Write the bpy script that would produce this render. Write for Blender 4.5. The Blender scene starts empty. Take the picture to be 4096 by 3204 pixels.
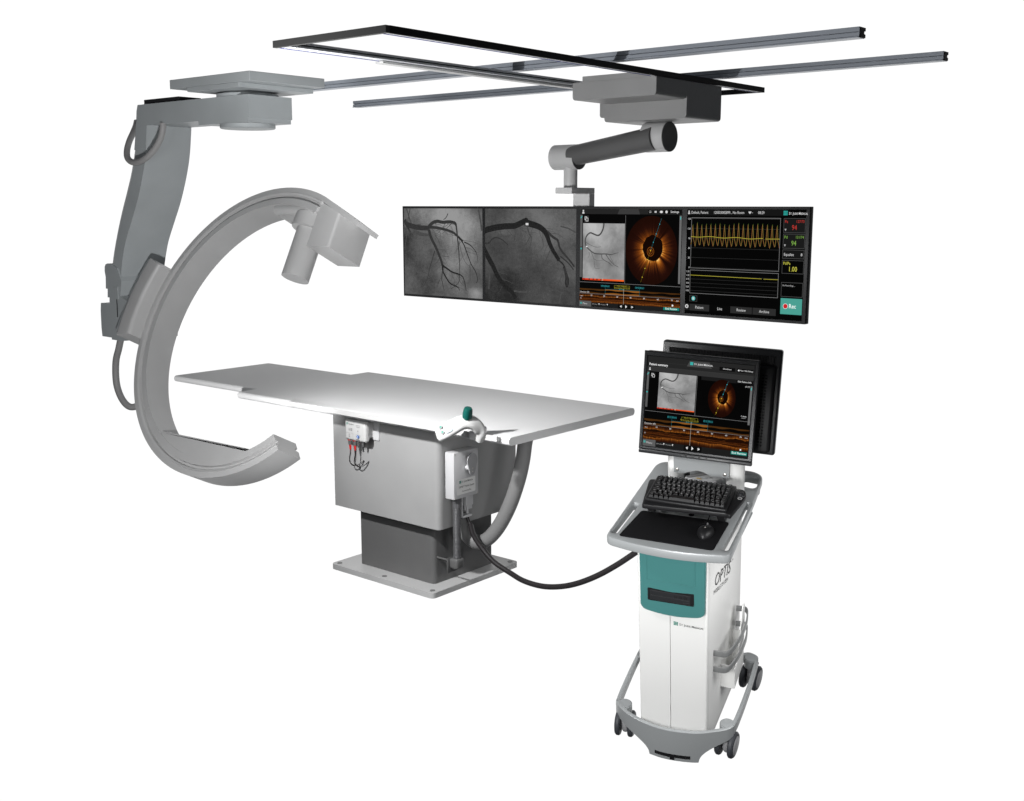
import bpy, bmesh, math, random
from math import sin, cos, pi, radians, sqrt
from mathutils import Vector, Matrix
random.seed(4)
SC = bpy.context.scene
COL = SC.collection

# ------------------------------------------------------------------ camera
FPX, PITCH, YAW = 4522.87, radians(9.8267), radians(39.826)     # focal length in px of a 4096 px wide picture
CAM = Vector((0, 0, 2.0))
cam_data = bpy.data.cameras.new('camera')
cam_data.sensor_width = 36.0
cam_data.lens = 36.0 * FPX / 4096
cam_data.clip_end = 200
cam = bpy.data.objects.new('camera', cam_data)
cam.location = CAM
cam.rotation_euler = (pi / 2 - PITCH, 0, YAW)
COL.objects.link(cam)
SC.camera = cam

FW = Vector((-sin(YAW) * cos(PITCH), cos(YAW) * cos(PITCH), -sin(PITCH)))
RT = Vector((cos(YAW), sin(YAW), 0))
UP = RT.cross(FW)
def ray(p):
    return FW + RT * ((p[0] - 2048) / FPX) - UP * ((p[1] - 1602) / FPX)
def on_plane(p, axis, val):                 # measured point of the photo on a world plane (real position and size)
    d = ray(p); i = 'xyz'.index(axis)
    return CAM + d * ((val - CAM[i]) / d[i])
def crop(x0, y0, k):
    return lambda x, y: (x0 + x / k, y0 + y / k)

# ------------------------------------------------------------------ materials
def lin(v):
    v /= 255.0
    return v / 12.92 if v <= 0.04045 else ((v + 0.055) / 1.055) ** 2.4
def hexc(h):
    return tuple(lin(int(h[i:i + 2], 16)) for i in (0, 2, 4))

def mat(name, col, rough=0.5, metal=0.0, spec=0.5, var=0.06, scale=3.0, bump=0.0, bscale=400.0, stretch=None, coat=0.0):
    m = bpy.data.materials.new(name); m.use_nodes = True
    nt = m.node_tree; b = nt.nodes['Principled BSDF']
    b.inputs['Roughness'].default_value = rough
    b.inputs['Metallic'].default_value = metal
    b.inputs['Specular IOR Level'].default_value = spec
    b.inputs['Coat Weight'].default_value = coat
    if isinstance(col, (int, float)): col = (col, col, col)
    tc = nt.nodes.new('ShaderNodeTexCoord')
    src = tc.outputs['Object']
    if stretch:
        mp = nt.nodes.new('ShaderNodeMapping'); mp.inputs['Scale'].default_value = stretch
        nt.links.new(src, mp.inputs[0]); src = mp.outputs[0]
    n = nt.nodes.new('ShaderNodeTexNoise'); n.inputs['Scale'].default_value = scale; n.inputs['Detail'].default_value = 5
    nt.links.new(src, n.inputs['Vector'])
    r = nt.nodes.new('ShaderNodeValToRGB')
    r.color_ramp.elements[0].position = 0.3; r.color_ramp.elements[1].position = 0.7
    r.color_ramp.elements[0].color = tuple(c * (1 - var) for c in col) + (1,)
    r.color_ramp.elements[1].color = tuple(min(1, c * (1 + var)) for c in col) + (1,)
    nt.links.new(n.outputs['Fac'], r.inputs[0]); nt.links.new(r.outputs[0], b.inputs['Base Color'])
    if bump:
        n2 = nt.nodes.new('ShaderNodeTexNoise'); n2.inputs['Scale'].default_value = bscale; n2.inputs['Detail'].default_value = 2
        nt.links.new(tc.outputs['Object'], n2.inputs['Vector'])
        bp = nt.nodes.new('ShaderNodeBump'); bp.inputs['Strength'].default_value = bump; bp.inputs['Distance'].default_value = 0.001
        nt.links.new(n2.outputs['Fac'], bp.inputs['Height']); nt.links.new(bp.outputs[0], b.inputs['Normal'])
    return m

G = {}
G['paint'] = mat('grey_paint', (0.355, 0.355, 0.355), 0.45, spec=0.3)
G['stand'] = mat('blue_grey_paint', (0.40, 0.425, 0.435), 0.45, spec=0.3)
G['carm'] = mat('c_arm_paint', (0.49, 0.49, 0.49), 0.42, spec=0.35)
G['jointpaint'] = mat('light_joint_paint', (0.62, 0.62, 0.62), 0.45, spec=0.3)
G['darkpaint'] = mat('dark_grey_paint', (0.13, 0.13, 0.13), 0.45, spec=0.3)
G['tabletop'] = mat('table_laminate', (0.84, 0.84, 0.84), 0.5, spec=0.08, var=0.012)
G['basesteel'] = mat('base_plate_paint', (0.56, 0.56, 0.56), 0.45, spec=0.25)
G['hose'] = mat('hose_rubber', (0.20, 0.20, 0.20), 0.5, spec=0.3)
G['armcable'] = mat('grey_cable_jacket', (0.30, 0.295, 0.295), 0.5, spec=0.3)
G['black'] = mat('black_plastic', (0.012, 0.012, 0.013), 0.42, spec=0.35, bump=0.15)
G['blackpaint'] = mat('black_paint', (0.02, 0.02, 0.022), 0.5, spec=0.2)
G['bezel'] = mat('dark_bezel', (0.026, 0.026, 0.027), 0.45, spec=0.3)
G['monplastic'] = mat('charcoal_monitor_plastic', (0.020, 0.021, 0.023), 0.34, spec=0.5, bump=0.3, bscale=700)
G['alu'] = mat('rail_aluminium', (0.42, 0.455, 0.51), 0.35, metal=0.2, scale=1.0, var=0.12, stretch=(0.6, 8, 8))
G['alubright'] = mat('bright_aluminium', (0.86, 0.88, 0.91), 0.3, metal=0.0, var=0.03)
G['blue'] = mat('blue_strip', (0.05, 0.06, 0.42), 0.3)
G['framegrey'] = mat('frame_grey', (0.07, 0.07, 0.07), 0.5, spec=0.3)
G['cartwhite'] = mat('cart_white_enamel', (0.80, 0.80, 0.785), 0.42, spec=0.4, var=0.012, bump=0.04)
G['silver'] = mat('silver_paint', (0.335, 0.35, 0.355), 0.36, metal=0.12, var=0.04, bump=0.12, bscale=900)
G['railsilver'] = mat('basket_rail_silver', (0.22, 0.225, 0.225), 0.35, metal=0.15, var=0.04)
G['teal'] = mat('teal_plastic', (0.055, 0.19, 0.185), 0.4, spec=0.35, var=0.03)
G['knobteal'] = mat('teal_knob_rubber', (0.001, 0.085, 0.070), 0.5, spec=0.3)
G['pad'] = mat('mouse_mat_fabric', (0.010, 0.010, 0.011), 0.8, spec=0.08, bump=0.3, bscale=1200)
G['keycap'] = mat('black_keycaps', (0.016, 0.016, 0.017), 0.34, spec=0.5)
G['whiteplastic'] = mat('white_plastic', (0.56, 0.56, 0.555), 0.35, spec=0.5, var=0.01)
G['greyplastic'] = mat('light_grey_plastic', (0.58, 0.58, 0.59), 0.4, spec=0.4, var=0.02)
G['rubber'] = mat('dark_wheel_rubber', (0.045, 0.048, 0.055), 0.5, spec=0.35)
G['hub'] = mat('grey_caster_plastic', (0.36, 0.36, 0.37), 0.45)
G['cable'] = mat('black_cable_sheath', (0.018, 0.016, 0.017), 0.4, spec=0.4)
G['conduit'] = mat('ribbed_conduit', (0.10, 0.10, 0.105), 0.45, spec=0.4)
G['red'] = mat('red_plug', (0.55, 0.02, 0.02), 0.4)
G['plug'] = mat('grey_plug', (0.10, 0.10, 0.10), 0.4)
G['steel'] = mat('screw_steel', (0.6, 0.58, 0.54), 0.3, metal=0.9)
G['labelwhite'] = mat('label_paper', (0.80, 0.80, 0.79), 0.5, var=0.01)
G['ink'] = mat('black_ink', (0.012, 0.012, 0.012), 0.5)
G['inkgreen'] = mat('green_ink', hexc('00806e'), 0.5)
G['inkgrey'] = mat('grey_ink', (0.22, 0.22, 0.22), 0.5)
G['inkblue'] = mat('blue_ink', hexc('1f63b5'), 0.5)
G['membrane'] = mat('membrane_panel', hexc('b9c6cf'), 0.5)
G['legend'] = mat('key_legend_print', (0.6, 0.6, 0.6), 0.5)
G['gold'] = mat('amber_button', (0.45, 0.28, 0.05), 0.4)
G['paper'] = mat('white_papers', (0.75, 0.75, 0.75), 0.6)

# --- self-lit screens
EM = {}
def emis(h, k=1.0):
    key = (h, k)
    if key in EM: return EM[key]
    m = bpy.data.materials.new('screen_light_' + h); m.use_nodes = True
    b = m.node_tree.nodes['Principled BSDF']
    c = hexc(h)
    b.inputs['Base Color'].default_value = (0.001, 0.001, 0.001, 1)
    b.inputs['Roughness'].default_value = 0.6
    b.inputs['Specular IOR Level'].default_value = 0.0
    b.inputs['Emission Color'].default_value = c + (1,)
    b.inputs['Emission Strength'].default_value = k
    EM[key] = m
    return m

class NB:                                   # tiny node builder
    def __init__(s, name):
        s.m = bpy.data.materials.new(name); s.m.use_nodes = True; s.nt = s.m.node_tree
        s.b = s.nt.nodes['Principled BSDF']
        s.b.inputs['Base Color'].default_value = (0.001, 0.001, 0.001, 1)
        s.b.inputs['Roughness'].default_value = 0.6
        s.b.inputs['Specular IOR Level'].default_value = 0.0
        s.b.inputs['Emission Strength'].default_value = 1.0
        s.uv = s.nt.nodes.new('ShaderNodeTexCoord').outputs['UV']
    def put(s, sock, v):
        if isinstance(v, (int, float)): sock.default_value = v
        elif isinstance(v, tuple): sock.default_value = v
        else: s.nt.links.new(v, sock)
    def math(s, op, a, b=0.0, c=0.0, clamp=False):
        n = s.nt.nodes.new('ShaderNodeMath'); n.operation = op; n.use_clamp = clamp
        s.put(n.inputs[0], a); s.put(n.inputs[1], b); s.put(n.inputs[2], c)
        return n.outputs[0]
    def xy(s):
        n = s.nt.nodes.new('ShaderNodeSeparateXYZ'); s.put(n.inputs[0], s.uv); return n.outputs[0], n.outputs[1]
    def vec(s, x, y, z=0.0):
        n = s.nt.nodes.new('ShaderNodeCombineXYZ')
        for i, v in enumerate((x, y, z)): s.put(n.inputs[i], v)
        return n.outputs[0]
    def noise(s, v, scale, detail=3.0, rough=0.5, seed=0.0):
        n = s.nt.nodes.new('ShaderNodeTexNoise'); n.noise_dimensions = '4D'
        s.put(n.inputs['Vector'], v); n.inputs['W'].default_value = seed
        n.inputs['Scale'].default_value = scale; n.inputs['Detail'].default_value = detail; n.inputs['Roughness'].default_value = rough
        return n.outputs['Fac']
    def ramp(s, f, stops):
        n = s.nt.nodes.new('ShaderNodeValToRGB'); cr = n.color_ramp
        while len(cr.elements) < len(stops): cr.elements.new(0.5)
        for e, (p, c) in zip(cr.elements, stops): e.position = p; e.color = tuple(c) + (1,)
        s.put(n.inputs[0], f); return n.outputs[0]
    def out(s, col):
        s.put(s.b.inputs['Emission Color'], col); return s.m

def xray_mat(name, lo, hi, seed, grain=0.35, patches=()):
    n = NB(name); u, v = n.xy()
    a = n.noise(n.uv, 2.2, 4, 0.55, seed)
    g = n.noise(n.uv, 90, 2, 0.6, seed + 3)
    g2 = n.noise(n.uv, 28, 3, 0.6, seed + 5)
    f = n.math('ADD', n.math('MULTIPLY', a, 1.0), n.math('MULTIPLY', n.math('SUBTRACT', g, 0.5), grain))
    f = n.math('ADD', f, n.math('MULTIPLY', n.math('SUBTRACT', g2, 0.5), grain * 0.8))
    for (pu, pv, pr, amt) in patches:       # lighter and darker tissue regions of the X-ray image
        d = n.math('SQRT', n.math('ADD', n.math('POWER', n.math('SUBTRACT', u, pu), 2.0), n.math('POWER', n.math('SUBTRACT', v, pv), 2.0)))
        d = n.math('SUBTRACT', 1.0, n.math('DIVIDE', d, pr), clamp=True)
        f = n.math('ADD', f, n.math('MULTIPLY', d, amt))
    L = hexc('%02x%02x%02x' % (lo,) * 3) if False else (lin(lo),) * 3
    H = (lin(hi),) * 3
    M = (lin((lo + hi) / 2),) * 3
    return n.out(n.ramp(f, [(0.22, L), (0.5, M), (0.8, H)]))
def vessel_mat(name, v0, v1, seed):
    n = NB(name)
    f = n.noise(n.uv, 60, 2, 0.6, seed)
    return n.out(n.ramp(f, [(0.3, (lin(v0),) * 3), (0.7, (lin(v1),) * 3)]))

XR = {}
XR['a'] = xray_mat('angiogram_grey', 46, 150, 1.0, 0.30, ((0.63, 0.90, 0.33, 0.40), (0.70, 0.55, 0.6, 0.12), (0.15, 0.45, 0.45, -0.24), (0.2, 0.1, 0.4, -0.15), (0.93, 0.06, 0.12, 0.3)))
XR['b'] = xray_mat('angiogram_dark_grey', 40, 112, 7.0, 0.34, ((0.5, 0.45, 0.5, -0.18), (0.7, 0.9, 0.4, 0.2), (0.9, 0.5, 0.4, 0.12), (0.1, 0.05, 0.4, -0.2)))
XR['c'] = xray_mat('angiogram_light_grey', 96, 190, 13.0, 0.12, ((0.2, 1.0, 0.35, 0.5), (0.3, 0.7, 0.3, 0.12), (0.6, 0.2, 0.5, -0.08)))
XR['va'] = vessel_mat('contrast_vessel_mid', 44, 62, 2.0)
XR['vb'] = vessel_mat('contrast_vessel_dark', 26, 44, 4.0)
XR['vc'] = vessel_mat('contrast_vessel_faint', 62, 84, 6.0)
XR['vd'] = vessel_mat('contrast_vessel_pale', 88, 108, 8.0)

def oct_mat():
    n = NB('oct_cross_section'); u, v = n.xy()
    x = n.math('MULTIPLY', n.math('SUBTRACT', u, 0.5), 2.0); y = n.math('MULTIPLY', n.math('SUBTRACT', v, 0.5), 2.0)
    ex = n.math('SUBTRACT', x, 0.06); ey = n.math('SUBTRACT', y, 0.07)
    r = n.math('SQRT', n.math('ADD', n.math('MULTIPLY', ex, ex), n.math('MULTIPLY', ey, ey)))
    ca = n.math('DIVIDE', ex, n.math('ADD', r, 0.001)); sa = n.math('DIVIDE', ey, n.math('ADD', r, 0.001))
    dirv = n.vec(ca, sa)
    wob = n.noise(dirv, 1.6, 2, 0.5, 3.0)
    rays = n.math('ADD', n.math('MULTIPLY', n.noise(dirv, 2.6, 3, 0.6, 5.0), 0.55), n.math('MULTIPLY', n.noise(dirv, 9.0, 4, 0.7, 2.0), 0.45))
    grain = n.noise(n.uv, 90, 3, 0.7, 1.0)
    r0 = n.math('ADD', 0.30, n.math('MULTIPLY', wob, 0.16))
    d = n.math('SUBTRACT', r, r0)
    inside = n.math('GREATER_THAN', d, 0.0)
    fall = n.math('POWER', 2.718, n.math('MULTIPLY', d, -6.2))
    ray_ = n.math('SMOOTHSTEP', 0.0, 1.0, 0.0) if False else n.math('MULTIPLY', n.math('SUBTRACT', rays, 0.40, clamp=True), 8.0, clamp=True)
    side = n.math('ADD', 0.62, n.math('MULTIPLY', sa, -0.38))
    i = n.math('MULTIPLY', n.math('MULTIPLY', fall, ray_), n.math('MULTIPLY', side, n.math('ADD', 0.15, n.math('MULTIPLY', grain, 1.9))))
    i = n.math('MULTIPLY', i, inside)
    # catheter rings in the middle of the lumen
    cx = n.math('ADD', x, 0.02); cy = n.math('ADD', y, 0.03)
    rc = n.math('SQRT', n.math('ADD', n.math('MULTIPLY', cx, cx), n.math('MULTIPLY', cy, cy)))
    ring = n.math('MULTIPLY', n.math('GREATER_THAN', n.math('SINE', n.math('MULTIPLY', rc, 110.0)), 0.55), n.math('LESS_THAN', rc, 0.15))
    i = n.math('ADD', i, n.math('MULTIPLY', ring, 0.38))
    base = n.math('MULTIPLY', n.math('ADD', n.math('MULTIPLY', inside, 0.45), 0.25), n.math('MULTIPLY', grain, 0.12))
    i = n.math('ADD', i, base, clamp=True)
    return n.out(n.ramp(i, [(0.0, (0.004, 0.001, 0.0)), (0.10, (0.02, 0.004, 0.002)), (0.35, (0.19, 0.045, 0.005)), (0.7, (0.62, 0.22, 0.025)), (1.0, (0.98, 0.62, 0.2))]))
def long_mat():
    n = NB('oct_pullback_strip'); u, v = n.xy()
    w1 = n.noise(n.vec(u, 0.0), 6.0, 4, 0.55, 2.0); w2 = n.noise(n.vec(u, 3.0), 5.0, 4, 0.55, 8.0)
    col = n.noise(n.vec(u, 9.0), 70.0, 3, 0.7, 1.0)
    grain = n.noise(n.vec(n.math('MULTIPLY', u, 5.0), v), 45, 3, 0.7, 4.0)
    top = n.math('ADD', 0.72, n.math('MULTIPLY', n.math('SUBTRACT', w1, 0.5), 0.55))
    bot = n.math('ADD', 0.30, n.math('MULTIPLY', n.math('SUBTRACT', w2, 0.5), 0.60))
    dt = n.math('SUBTRACT', v, top); db = n.math('SUBTRACT', bot, v)
    it = n.math('MULTIPLY', n.math('GREATER_THAN', dt, 0.0), n.math('POWER', 2.718, n.math('MULTIPLY', dt, -9.0)))
    ib = n.math('MULTIPLY', n.math('GREATER_THAN', db, 0.0), n.math('POWER', 2.718, n.math('MULTIPLY', db, -9.0)))
    i = n.math('ADD', it, ib)
    i = n.math('MULTIPLY', i, n.math('MULTIPLY', n.math('POWER', col, 2.0), 2.2))
    i = n.math('MULTIPLY', i, n.math('ADD', 0.1, n.math('MULTIPLY', grain, 1.2)))
    tilt = n.math('ADD', v, n.math('MULTIPLY', u, 0.12))
    wires = n.math('MULTIPLY', n.math('GREATER_THAN', n.noise(n.vec(n.math('MULTIPLY', u, 0.5), tilt), 30, 2, 0.5, 3.0), 0.6),
                   n.math('LESS_THAN', n.math('ABSOLUTE', n.math('SUBTRACT', tilt, 0.58)), 0.09))
    i = n.math('ADD', i, n.math('MULTIPLY', wires, 0.13))
    i = n.math('ADD', i, n.math('MULTIPLY', grain, 0.10), clamp=True)
    return n.out(n.ramp(i, [(0.0, (0.003, 0.001, 0.0)), (0.12, (0.025, 0.006, 0.002)), (0.4, (0.22, 0.065, 0.008)), (0.75, (0.6, 0.24, 0.04)), (1.0, (0.95, 0.6, 0.2))]))
OCT, LONG = oct_mat(), long_mat()

# ------------------------------------------------------------------ mesh helpers
def bx(bm, x0, x1, y0, y1, z0, z1, bev=0.0, seg=2, edges=None):
    ret = bmesh.ops.create_cube(bm, size=1.0)
    vs = ret['verts']
    for v in vs:
        v.co = Vector((x0 + (x1 - x0) * (v.co.x + .5), y0 + (y1 - y0) * (v.co.y + .5), z0 + (z1 - z0) * (v.co.z + .5)))
    if bev:
        es = {e for v in vs for e in v.link_edges}
        if edges: es = {e for e in es if edges((e.verts[0].co + e.verts[1].co) / 2, (e.verts[0].co - e.verts[1].co).normalized())}
        bmesh.ops.bevel(bm, geom=list(es), offset=bev, segments=seg, profile=0.5, affect='EDGES')
def prism(bm, poly, axis, a0, a1, fn=None):
    """extrude a polygon; axis names the extrusion axis, poly gives the two other coordinates in xyz order"""
    def P(p, a):
        q = list(p); q.insert('xyz'.index(axis), a); return Vector(q)
    lo = [bm.verts.new(P(p, a0)) for p in poly]; hi = [bm.verts.new(P(p, a1)) for p in poly]
    n = len(poly)
    fs = [bm.faces.new(lo), bm.faces.new(hi)]
    for i in range(n): fs.append(bm.faces.new((lo[i], lo[(i + 1) % n], hi[(i + 1) % n], hi[i])))
    if fn:
        for v in lo + hi: v.co = fn(v.co)
    return fs
def cyl(bm, p0, p1, r0, r1=None, seg=32, caps=True):
    p0, p1 = Vector(p0), Vector(p1); r1 = r0 if r1 is None else r1
    z = (p1 - p0).normalized(); x = z.orthogonal().normalized(); y = z.cross(x)
    A, B = [], []
    for i in range(seg):
        a = 2 * pi * i / seg; d = x * cos(a) + y * sin(a)
        A.append(bm.verts.new(p0 + d * r0)); B.append(bm.verts.new(p1 + d * r1))
    for i in range(seg): bm.faces.new((A[i], A[(i + 1) % seg], B[(i + 1) % seg], B[i]))
    if caps: bm.faces.new(A[::-1]); bm.faces.new(B)
def lathe(bm, p0, axis, prof, seg=32):
    """prof: list of (distance along axis, radius)"""
    p0 = Vector(p0); z = Vector(axis).normalized(); x = z.orthogonal().normalized(); y = z.cross(x)
    rings = []
    for (h, r) in prof:
        rings.append([bm.verts.new(p0 + z * h + (x * cos(2 * pi * i / seg) + y * sin(2 * pi * i / seg)) * max(r, 1e-5)) for i in range(seg)])
    for A, B in zip(rings, rings[1:]):
        for i in range(seg): bm.faces.new((A[i], A[(i + 1) % seg], B[(i + 1) % seg], B[i]))
    bm.faces.new(rings[0][::-1]); bm.faces.new(rings[-1])
def spline(pts, n=8):
    pts = [Vector(p) for p in pts]; out = []
    for i in range(len(pts) - 1):
        p0 = pts[max(i - 1, 0)]; p1 = pts[i]; p2 = pts[i + 1]; p3 = pts[min(i + 2, len(pts) - 1)]
        for k in range(n):
            t = k / n
            out.append(0.5 * ((2 * p1) + (p2 - p0) * t + (2 * p0 - 5 * p1 + 4 * p2 - p3) * t * t + (-p0 + 3 * p1 - 3 * p2 + p3) * t ** 3))
    out.append(pts[-1]); return out
def sweep(bm, pts, sect, up=None, caps=True):
    """sect(i, t) -> list of (a, b) offsets in the local frame of the path"""
    pts = [Vector(p) for p in pts]; n = len(pts); rings = []; nx = None
    for i, p in enumerate(pts):
        t = (pts[min(i + 1, n - 1)] - pts[max(i - 1, 0)]).normalized()
        if up is not None: x = Vector(up).cross(t).normalized()
        else:
            x = t.orthogonal().normalized() if nx is None else (nx - t * nx.dot(t)).normalized()
        nx = x; y = t.cross(x)
        rings.append([bm.verts.new(p + x * a + y * b) for a, b in sect(i, i / (n - 1))])
    k = len(rings[0])
    for A, B in zip(rings, rings[1:]):
        for i in range(k): bm.faces.new((A[i], A[(i + 1) % k], B[(i + 1) % k], B[i]))
    if caps: bm.faces.new(rings[0][::-1]); bm.faces.new(rings[-1])
def tube(bm, pts, r, seg=14, n=8):
    P = spline(pts, n) if n > 1 else pts
    c = [(cos(2 * pi * i / seg), sin(2 * pi * i / seg)) for i in range(seg)]
    f = r if callable(r) else (lambda t: r)
    sweep(bm, P, lambda i, t: [(a * f(t), b * f(t)) for a, b in c])
def offset_poly(poly, d):
    n = len(poly); out = []
    area = sum(poly[i][0] * poly[(i + 1) % n][1] - poly[(i + 1) % n][0] * poly[i][1] for i in range(n))
    s = 1 if area > 0 else -1
    for i in range(n):
        a = Vector(poly[i - 1]); b = Vector(poly[i]); c = Vector(poly[(i + 1) % n])
        e1 = (b - a).normalized(); e2 = (c - b).normalized()
        n1 = Vector((e1.y, -e1.x)) * s; n2 = Vector((e2.y, -e2.x)) * s
        m = (n1 + n2); m = m / max(0.35, m.length_squared / 2) / 1.0
        out.append(tuple(b + m * d))
    return out
def round_poly(poly, r, n=4):
    out = []; N = len(poly)
    for i in range(N):
        a = Vector(poly[i - 1]); b = Vector(poly[i]); c = Vector(poly[(i + 1) % N])
        rr = r[i] if isinstance(r, (list, tuple)) else r
        d1 = (a - b); d2 = (c - b); k = min(rr, d1.length * .48, d2.length * .48)
        p = b + d1.normalized() * k; q = b + d2.normalized() * k
        for j in range(n + 1):
            t = j / n; out.append(tuple(p * (1 - t) ** 2 + b * 2 * t * (1 - t) + q * t * t))
    return out
def slab(bm, outer, holes, z0, z1, rim=0.006):
    """horizontal plate with rounded rims and real through holes"""
    def wall(poly, sgn):
        lv = []
        for (z, o) in ((z0, -rim), (z0 + rim * .3, -rim * .3), (z0 + rim, 0), (z1 - rim, 0), (z1 - rim * .3, -rim * .3), (z1, -rim)):
            lv.append([bm.verts.new((p[0], p[1], z)) for p in offset_poly(poly, o * sgn)])
        n = len(poly)
        for A, B in zip(lv, lv[1:]):
            for i in range(n): bm.faces.new((A[i], A[(i + 1) % n], B[(i + 1) % n], B[i]))
        return lv[0], lv[-1]
    loops = [wall(outer, 1)] + [wall(h, -1) for h in holes]
    for k in (0, 1):
        es = []
        for l in loops:
            vs = l[k]
            for i in range(len(vs)):
                e = bm.edges.get((vs[i], vs[(i + 1) % len(vs)])); es.append(e)
        bmesh.ops.triangle_fill(bm, use_beauty=True, use_dissolve=False, edges=es)

def finish(bm, name, mats, angle=0.6):
    bmesh.ops.recalc_face_normals(bm, faces=bm.faces[:])
    for f in bm.faces: f.smooth = True
    for e in bm.edges:
        if len(e.link_faces) == 2:
            if e.calc_face_angle(0) > angle or e.link_faces[0].material_index != e.link_faces[1].material_index: e.smooth = False
    me = bpy.data.meshes.new(name); bm.to_mesh(me); bm.free()
    for m in (mats if isinstance(mats, (list, tuple)) else [mats]): me.materials.append(m)
    return me

class Thing:
    def __init__(s, name, label, cat, loc=(0, 0, 0), basis=None, group=None):
        s.e = bpy.data.objects.new(name, None); COL.objects.link(s.e)
        s.e.empty_display_size = 0.1
        s.M = Matrix.Translation(Vector(loc))
        if basis: s.M = s.M @ Matrix((basis[0], basis[1], basis[2])).transposed().to_4x4()
        s.inv = s.M.inverted(); s.e.matrix_world = s.M
        s.e['label'] = label; s.e['category'] = cat
        if group: s.e['group'] = group
    def part(s, name, bm, m, parent=None, world=True, angle=0.6, label=None):
        if world:
            bmesh.ops.transform(bm, matrix=s.inv, verts=bm.verts[:])
        o = bpy.data.objects.new(name, finish(bm, name, m, angle)); COL.objects.link(o)
        o.parent = parent or s.e
        if label: o['label'] = label
        return o
NEW = bmesh.new

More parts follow.
